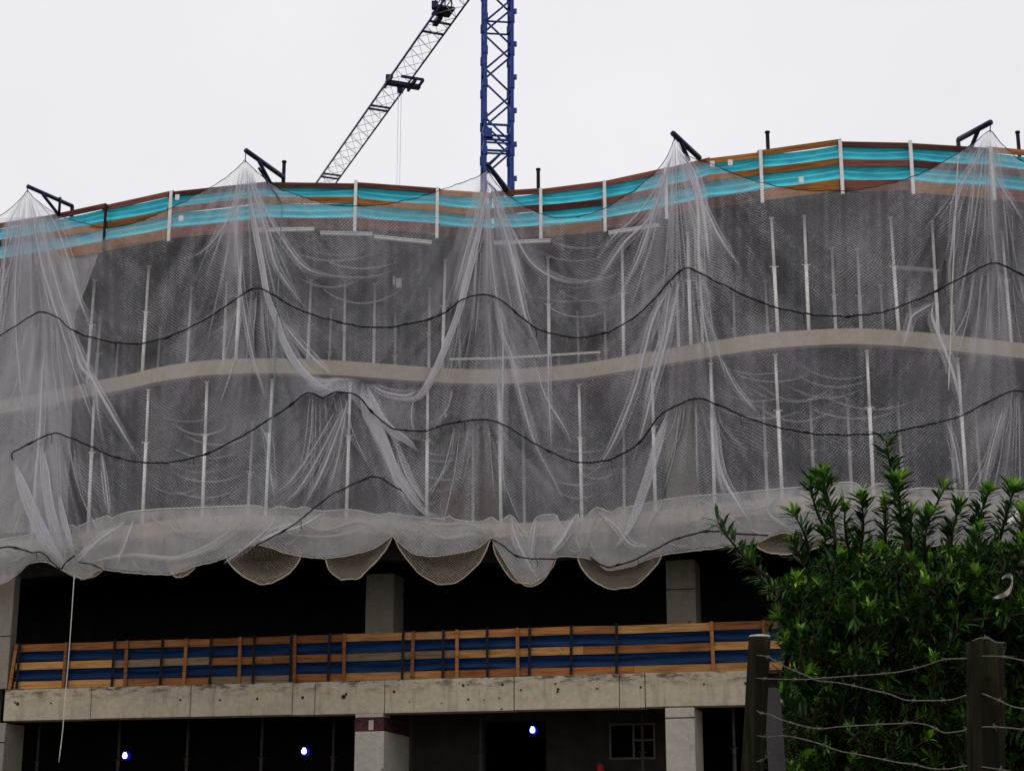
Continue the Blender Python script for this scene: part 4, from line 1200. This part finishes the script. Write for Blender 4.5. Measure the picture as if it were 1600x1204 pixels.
b.bar(jp(st - .1, -2.1, -.18), jp(st - .1, 1.3, -.18), 0.35, 0.2)
for side in (-1.25, 1.1): b.bar(jp(st - .9, side, -.15), jp(st + .5, side, -.15), 0.12, 0.2)
b.box(jp(st, 1.0, 0.1), (0.25, 0.3, 0.35)); b.box(jp(st, -0.2, -0.42), (0.3, 0.3, 0.35)); b.bar(jp(st - .9, -2.0, -.1), jp(st - .9, 0.2, -.1), 0.12, 0.12); b.bar(jp(st - .9, -2.0, -.12), jp(st + .2, -2.0, -.12), 0.12, 0.12)
tr = b.build('trolley', M_navysteel, cr)
b = MB()
for sd in (-0.12, 0.16):
    q = jp(st, sd - .2, -0.5); b.tube([q, (q[0], q[1], 8.0)], 0.014, 5)
b.build('hoist_cable', M_greysteel, tr)
b = MB(); q = jp(st, -.18, 0); b.box((q[0], q[1], 7.7), (0.35, 0.2, 0.6)); b.tube([(q[0], q[1], 7.4), (q[0], q[1], 7.1), (q[0] + .12, q[1], 7.0), (q[0] + .2, q[1], 7.1)], .04, 6); b.build('hook_block', M_navysteel, tr)
sb = s_at(0, 22)
b = MB()
b.box(jp(sb, 0.3, 0.12), (1.0, 0.9, 0.1), math.atan2(jd[1], jd[0]))
for i, j in ((-.5, -.45), (.5, -.45), (-.5, .45), (.5, .45)): b.tube([jp(sb + i, .3 + j, .1), jp(sb + i, .3 + j, 1.0)], .035, 6)
for zz in (.55, 1.0):
    b.tube([jp(sb - .5, -.15, zz), jp(sb + .5, -.15, zz), jp(sb + .5, .75, zz), jp(sb - .5, .75, zz), jp(sb - .5, -.15, zz)], .03, 6)
b.box(jp(sb - .1, 1.15, .3), (0.3, 0.3, 0.35)); b.box(jp(sb + .9, .3, .05), (0.9, 0.25, 0.2), math.atan2(jd[1], jd[0]))
b.build('service_basket', M_navysteel, cr)
# counter jib and tower head above the frame
b = MB()
for side in (-1, 1): b.bar(jp(-0.8, side, 0), jp(-13, side, 0), 0.14, 0.14)
for s in np.arange(-12, -1, 1.5): b.tube([jp(s, -1, 0), jp(s + 1.5, 1, 0)], .03, 5)
b.build('counter_jib', M_navysteel, cr)
b = MB(); b.box(jp(-11.5, 0, -0.8), (1.6, 1.4, 1.8), math.atan2(jd[1], jd[0])); b.build('counterweight', M_stub, cr)
b = MB()
for i in (-1, 1):
    for j in (-1, 1): b.tube([mc_pt(i, j, ZJ - .1), (mc[0], CD, ZJ + 6)], .07, 6)
b.tube([(mc[0], CD, ZJ + 6), jp(-12, 0, 0)], .03, 5)
b.build('tower_head', M_blue, cr)

# ------------------------------------------------------------------ barbed wire fence
fn = thing('barbed_wire_fence', 'weathered barbed wire fence on wooden posts in front of the shrub', 'fence', (3.0, 8.2, 0.8))
DP1, DP2 = 9.3, 7.2
def fdist(px): return DP1 + (DP2 - DP1) * (px - 1187) / (1540 - 1187)
def fpost(pt, pb, wpx, D, cap):
    a = at_y(pt[0], pt[1], D); c = at_y(pb[0], pb[1], D)
    d = (c - a) / (a[2] - c[2]); bot = a + d * (a[2] - 0.45)
    r = wpx / 2 * D / F * 1.04
    n = 26; pts = [a + (bot - a) * f for f in np.linspace(0, 1, n)]
    b = MB(); b.tube(pts, [r * (1 + 0.05 * noise.noise(Vector((i * .4, D, 0))) + 0.06 * i / n) for i in range(n)], 16)
    o = b.build('post', M_postw, fn, True)
    if cap:
        b = MB(); b.lathe(a, [(r * .97, 0.001), (r * .93, 0.012), (r * .5, 0.016), (0.004, 0.017)], 16); b.build('end_grain', M_posttop, o, True)
fpost((1187, 996), (1176, 1204), 33, DP1, True)
fpost((1539, 1004), (1541, 1204), 54, DP2, False)
WIRES = [
 [(1120, 1010), (1175, 1022), (1200, 1026), (1225, 1040), (1258, 1054), (1278, 1063), (1300, 1065), (1325, 1069), (1360, 1077), (1390, 1084), (1415, 1093), (1445, 1094), (1485, 1093), (1510, 1086), (1532, 1083), (1555, 1091), (1585, 1104), (1620, 1108)],
 [(1170, 1058), (1200, 1060), (1250, 1061), (1285, 1059), (1340, 1055), (1370, 1053), (1412, 1048), (1450, 1038), (1475, 1030), (1510, 1028), (1532, 1025), (1570, 1026), (1620, 1036)],
 [(1168, 1105), (1180, 1107), (1187, 1113), (1200, 1115), (1225, 1125), (1260, 1135), (1285, 1138), (1310, 1135), (1360, 1132), (1400, 1130), (1430, 1129), (1455, 1134), (1475, 1144), (1500, 1142), (1515, 1139), (1540, 1135), (1580, 1137), (1620, 1142)],
 [(1168, 1145), (1185, 1149), (1200, 1151), (1225, 1149), (1250, 1153), (1280, 1161), (1310, 1172), (1340, 1178), (1362, 1182), (1400, 1190), (1430, 1194), (1455, 1200), (1480, 1201), (1510, 1196), (1540, 1198), (1620, 1212)],
 [(1162, 1186), (1172, 1190), (1188, 1188), (1198, 1182), (1203, 1174)],
 [(1514, 1004), (1530, 997), (1545, 997), (1556, 1003), (1570, 1004)]]
for wi, wpts in enumerate(WIRES):
    if wi == 0: wpts = wpts[1:]
    s = smooth_poly(wpts, 4)
    rp = 0.075
    P = []
    for x, y in s:
        D = fdist(x)
        near = max(math.exp(-((x - 1183) / 22) ** 2), math.exp(-((x - 1540) / 34) ** 2))
        P.append(at_y(x, y, D - near * (0.085 if x < 1400 else 0.10)))
    b = MB(); b.tube(P, 0.0032, 6)
    for i in range(6, len(P) - 3, 11):
        p = Vector(P[i]); d = (Vector(P[i + 1]) - p).normalized()
        for k in range(2):
            q = Vector((random.uniform(-1, 1), random.uniform(-1, 1), random.uniform(-1, 1))); q = (q - d * q.dot(d)).normalized()
            b.tube([p - q * .016 + d * .004 * k, p + q * .016 - d * .004 * k], [0.0015, 0.003][:1] * 2, 4)
        b.tube([p - d * .008, p + d * .008], 0.0065, 6)
    b.build('wire', M_wire, fn, True)
# grey concrete stub behind the left post
a = at_y(1206, 1076, 10.2)
b = MB()
pts2 = [(1189, 1078), (1195, 1073), (1214, 1074), (1219, 1082), (1222, 1120), (1232, 1260), (1204, 1260), (1196, 1130)]
fr_ = [at_y(x, y, 10.2) for x, y in pts2]; bk_ = [p + np.array([0.02, 0.13, 0]) for p in fr_]
n = len(pts2)
b.add(fr_ + bk_, [tuple(reversed(range(n))), tuple(range(n, 2 * n))] + [(i, (i + 1) % n, n + (i + 1) % n, n + i) for i in range(n)])
lowz = min(p[2] for p in fr_)
b.box((float(fr_[5][0]) - .05, 10.27, (lowz + 0.8) / 2), (0.11, 0.12, lowz - 0.8))
tag(b.build('concrete_stub', M_stub, None), 'grey broken concrete stub leaning beside the left fence post', 'stub')

# ------------------------------------------------------------------ the shrub
SD = 11.0
sh = thing('shrub', 'dense dark green narrow leaved shrub behind the barbed wire fence', 'shrub', (3.0, SD, 1.0))
leaf, young, stems = MB(), MB(), MB()
def add_leaf(mb, p, d, L, w, curl):
    d = d.normalized()
    s = d.cross(Vector((random.uniform(-.4, .4), random.uniform(-.4, .4), 1)))
    if s.length < 1e-3: s = d.orthogonal()
    s.normalize(); u = s.cross(d)
    m1 = p + d * (L * .35) + u * (curl * L * .10); m2 = p + d * (L * .72) + u * (curl * L * .06); t = p + d * L - u * (curl * L * .12)
    n = len(mb.v)
    for q in (p, m1 + s * w * .5, m1 - s * w * .5, m2 + s * w * .45, m2 - s * w * .45, t): mb.v.append(tuple(q))
    mb.f += [(n, n + 2, n + 1), (n + 1, n + 2, n + 4, n + 3), (n + 3, n + 4, n + 5)]
def shoot(tip, base, n_leaf, L, tipn, leafy=0.75, lw=0.012, bright=1.0):
    a, c = Vector(base), Vector(tip)
    mid = (a + c) / 2 + Vector((random.uniform(-.08, .08), random.uniform(-.08, .08), -0.03))
    pts = [a.lerp(mid, t).lerp(mid.lerp(c, t), t) for t in np.linspace(0, 1, 9)]
    stems.tube(pts, [0.011 * (1 - .72 * i / 8) + .0016 for i in range(9)], 5)
    for k in range(n_leaf):
        t = 1 - leafy * random.random() ** 1.15
        i = min(7, int(t * 8)); p = pts[i].lerp(pts[i + 1], t * 8 - i)
        ax = (pts[i + 1] - pts[i]).normalized()
        o = ax.orthogonal().normalized(); o.rotate(__import__('mathutils').Quaternion(ax, random.uniform(0, 6.283)))
        d = (ax * random.uniform(.25, .9) + o + Vector((0, 0, .12)))
        add_leaf(leaf, p, d, L * random.uniform(.65, 1.15), lw * random.uniform(.8, 1.2), random.uniform(-.3, 1))
    ax = (pts[-1] - pts[-2]).normalized()
    for k in range(tipn):
        o = ax.orthogonal().normalized(); o.rotate(__import__('mathutils').Quaternion(ax, random.uniform(0, 6.283)))
        d = ax * random.uniform(.45, 1.5) + o * random.uniform(.5, 1.1) + Vector((0, 0, .15))
        add_leaf(young, pts[-1] - ax * random.uniform(0, .05), d, L * random.uniform(.5, .95) * bright, lw * .95, random.uniform(0, 1))
# outline shoots seen against the net: tip px, base px, depth
OUT = [((1122, 816), (1205, 905), 10.6, 46, 0), ((1238, 800), (1262, 880), 10.6, 30, 14), ((1284, 742), (1305, 850), 10.6, 70, 26), ((1268, 752), (1300, 840), 10.8, 50, 14), ((1385, 688), (1412, 800), 10.7, 60, 0), ((1405, 750), (1420, 860), 10.6, 80, 18),
       ((1478, 758), (1425, 860), 10.9, 46, 3), ((1545, 768), (1520, 860), 10.8, 60, 16), ((1585, 762), (1560, 850), 10.7, 60, 18), ((1345, 778), (1340, 870), 10.7, 60, 16), ((1320, 790), (1335, 880), 10.9, 60, 10), ((1455, 800), (1450, 890), 10.6, 60, 14), ((1500, 790), (1490, 880), 10.8, 60, 8),
       ((1385, 785), (1390, 880), 10.8, 60, 10), ((1240, 850), (1275, 930), 10.7, 50, 10), ((1170, 870), (1235, 940), 10.9, 40, 4), ((1290, 830), (1310, 920), 10.8, 60, 10), ((1425, 800), (1430, 890), 10.9, 60, 8), ((1530, 830), (1520, 920), 10.5, 60, 14), ((1600, 800), (1580, 900), 10.6, 60, 14),
       ((1208, 925), (1255, 985), 10.8, 50, 10), ((1215, 965), (1265, 1020), 10.7, 50, 12), ((1228, 1000), (1280, 1050), 10.6, 50, 14), ((1222, 1085), (1270, 1130), 10.4, 50, 18), ((1240, 1060), (1285, 1110), 10.5, 50, 14)]
for tp, bp_, D, nl, tn in OUT:
    shoot(at_y(*tp, D), at_y(*bp_, D + random.uniform(.0, .3)), int(nl * 1.5), 0.125, int(tn * 1.8), .85 if tn else .75, 0.019)
poly = curve([(1190, 900), (1215, 880), (1270, 850), (1330, 815), (1400, 800), (1460, 820), (1520, 810), (1600, 800), (1720, 800)])
for k in range(1550):
    x = random.uniform(1200, 1720)
    yt = np.interp(x, *poly) + 32
    y = yt + (1290 - yt) * random.random() ** 0.85
    if x < 1262 and 985 < y < 1075: continue
    lim = np.interp(y, [880, 960, 1040, 1075, 1130, 1290], [1210, 1222, 1275, 1240, 1232, 1225])
    if x < lim: continue
    D = SD + random.uniform(-.75, .8)
    tip = at_y(x, y, D)
    an = random.gauss(0, 0.75); ln = random.uniform(50, 120)
    ctr = at_y(x - math.sin(an) * ln * (1 if x > 1300 else -.6 if an < 0 else -.2), y + max(15, math.cos(an) * ln), D + random.uniform(.1, .5))
    sz = random.uniform(.5, 1.0)
    shoot(tip, ctr, random.randint(34, 66), 0.125 * sz, random.choice((0, 3, 9, 16, 24)) if y < 960 or random.random() < .35 else 0, .85, 0.021 * sz)
# trunk limbs
root = Vector((at_y(1440, 1204, SD + .2)[0], SD + .3, 0.95))
for x, y, D in ((1300, 900, 11), (1400, 860, 11.1), (1500, 880, 11.3), (1600, 900, 11.2), (1340, 1050, 10.8), (1450, 980, 10.9), (1560, 1040, 11.4), (1260, 1000, 11.0), (1680, 980, 11.3)):
    p = Vector(at_y(x, y, D)); m = root.lerp(p, .5) + Vector((0, .1, -.15))
    stems.tube([root.lerp(m, t).lerp(m.lerp(p, t), t) for t in np.linspace(0, 1, 10)], [0.04 - .028 * i / 9 for i in range(10)], 8)
stems.build('trunk', M_bark, sh, True)
leaf.build('crown', M_leaf, sh)
young.build('young_leaves', M_young, sh)
# pale pipe at the right edge, pale scrap among the leaves
b = MB(); b.tube([at_y(1566, 826, 11.9), at_y(1580, 814, 11.9), at_y(1612, 782, 11.9)], 0.02, 8)
tag(b.build('white_pipe', M_white, None, True), 'slanting white pipe end among the shrub twigs at the right edge', 'pipe')
b = MB()
s = smooth_poly([(1552, 934), (1565, 930), (1576, 924), (1582, 912), (1582, 902), (1575, 898), (1566, 903)], 3)
vs = []
for i, (x, y) in enumerate(s):
    f = i / (len(s) - 1); w = (3 + 7 * math.sin(math.pi * f))
    p = at_y(x, y - w / 2, 10.25 + .02 * math.sin(i)); q = at_y(x, y + w / 2, 10.27)
    vs += [p, q, q + np.array([0, .012, 0]), p + np.array([0, .012, 0])]
n = len(s)
b.add(vs, [(i * 4 + j, i * 4 + (j + 1) % 4, i * 4 + 4 + (j + 1) % 4, i * 4 + 4 + j) for i in range(n - 1) for j in range(4)] + [(0, 3, 2, 1), (4 * n - 4, 4 * n - 3, 4 * n - 2, 4 * n - 1)])
tag(b.build('plastic_scrap', M_posttop, None), 'crumpled pale curved scrap caught in the shrub at the right edge', 'scrap')

# ------------------------------------------------------------------ the worker in the ground floor
pu, pz = on_beam(938, 1187, 2.6)
pp = loc(pu, 2.6, Z0)
H = pz - Z0                      # top of the cap
per = thing('person', 'person in dark cap and red top standing in the ground floor by the window', 'person', pp)
per.rotation_euler = (0, 0, math.pi + 0.35)
k = H / 1.78
def person_mesh(name, verts, edges, radii, m):
    me = bpy.data.meshes.new(name)
    me.from_pydata([tuple(Vector(v) * k) for v in verts], edges, [])
    o = bpy.data.objects.new(name, me); col.objects.link(o); o.parent = per
    md = o.modifiers.new('skin', 'SKIN'); md.use_smooth_shade = True
    for i, r in enumerate(radii):
        me.skin_vertices[0].data[i].radius = (r[0] * k, r[1] * k)
    me.skin_vertices[0].data[0].use_root = True
    s_ = o.modifiers.new('sub', 'SUBSURF'); s_.levels = 1; s_.render_levels = 2
    me.materials.append(m)
    return o
M_skin = plain('skin', (0.30, 0.16, 0.10), 0.6, 0.1, 8)
M_red = plain('red_cloth', (0.42, 0.015, 0.02), 0.8, 0.2, 12)
M_trou = plain('dark_trousers', (0.03, 0.035, 0.05), 0.9, 0.2, 12)
V = [(0, 0, .98), (0, 0, 1.12), (0, 0.0, 1.30), (0, 0, 1.44), (0, -.01, 1.52), (0, -.02, 1.60), (0, -.025, 1.68), (0, -.02, 1.74)]
E = [(i, i + 1) for i in range(7)]
Rr = [(.15, .10), (.14, .10), (.16, .11), (.13, .08), (.055, .055), (.075, .085), (.08, .095), (.06, .07)]
for s_ in (-1, 1):
    n = len(V); V += [(s_ * .19, 0, 1.42), (s_ * .25, .02, 1.15), (s_ * .25, -.08, .92), (s_ * .25, -.12, .84)]
    E += [(3, n), (n, n + 1), (n + 1, n + 2), (n + 2, n + 3)]; Rr += [(.055, .055), (.045, .045), (.032, .032), (.025, .04)]
    h0 = n + 3
    for q in range(4):
        n = len(V); V += [(s_ * (.235 + .012 * q), -.125 - .012 * (q == 1), .79), (s_ * (.235 + .012 * q), -.13, .755 - .008 * (q in (1, 2)))]
        E += [(h0, n), (n, n + 1)]; Rr += [(.009, .009), (.008, .008)]
    n = len(V); V += [(s_ * .22, -.15, .80)]; E += [(h0, n)]; Rr += [(.010, .010)]
    n = len(V); V += [(s_ * .09, 0, .9), (s_ * .10, -.01, .50), (s_ * .10, .02, .09), (s_ * .10, -.13, .04)]
    E += [(0, n), (n, n + 1), (n + 1, n + 2), (n + 2, n + 3)]; Rr += [(.085, .09), (.06, .062), (.042, .045), (.04, .035)]
person_mesh('body', V, E, Rr, M_skin)
# clothing over the body
V = [(0, 0, .93), (0, 0, 1.12), (0, 0, 1.30), (0, 0, 1.44), (0, .0, 1.53), (0, .012, 1.61), (0, .014, 1.69)]
E = [(i, i + 1) for i in range(6)]; Rr = [(.165, .118), (.155, .115), (.175, .125), (.145, .095), (.085, .085), (.098, .095), (.098, .10)]
for s_ in (-1, 1):
    n = len(V); V += [(s_ * .19, 0, 1.42), (s_ * .25, .02, 1.15), (s_ * .25, -.07, .95)]; E += [(3, n), (n, n + 1), (n + 1, n + 2)]; Rr += [(.066, .066), (.056, .056), (.045, .045)]
person_mesh('red_top', V, E, Rr, M_red)
V = [(0, 0, .99)]; E = []; Rr = [(.165, .115)]
for s_ in (-1, 1):
    n = len(V); V += [(s_ * .09, 0, .88), (s_ * .10, -.01, .50), (s_ * .10, .02, .10)]; E += [(0, n), (n, n + 1), (n + 1, n + 2)]; Rr += [(.097, .10), (.075, .075), (.06, .062)]
person_mesh('trousers', V, E, Rr, M_trou)
def pmb(b, name, m, smooth=True):
    o = b.build(name, m, None, smooth); o.parent = per; o.scale = (k, k, k); return o
b = MB(); b.lathe((0, -.02, 1.68), [(.118, -.02), (.116, .0), (.108, .045), (.08, .085), (.03, .10), (.004, .102)], 18)
b.add([(.09, -.09, 1.665), (.05, -.2, 1.655), (-.05, -.2, 1.655), (-.09, -.09, 1.665), (.09, -.09, 1.68), (.05, -.2, 1.667), (-.05, -.2, 1.667), (-.09, -.09, 1.68)], [(0, 1, 2, 3), (7, 6, 5, 4), (0, 4, 5, 1), (1, 5, 6, 2), (2, 6, 7, 3), (3, 7, 4, 0)])
pmb(b, 'cap', plain('dark_cap', (0.03, 0.035, 0.05), 0.6, 0.2, 10))
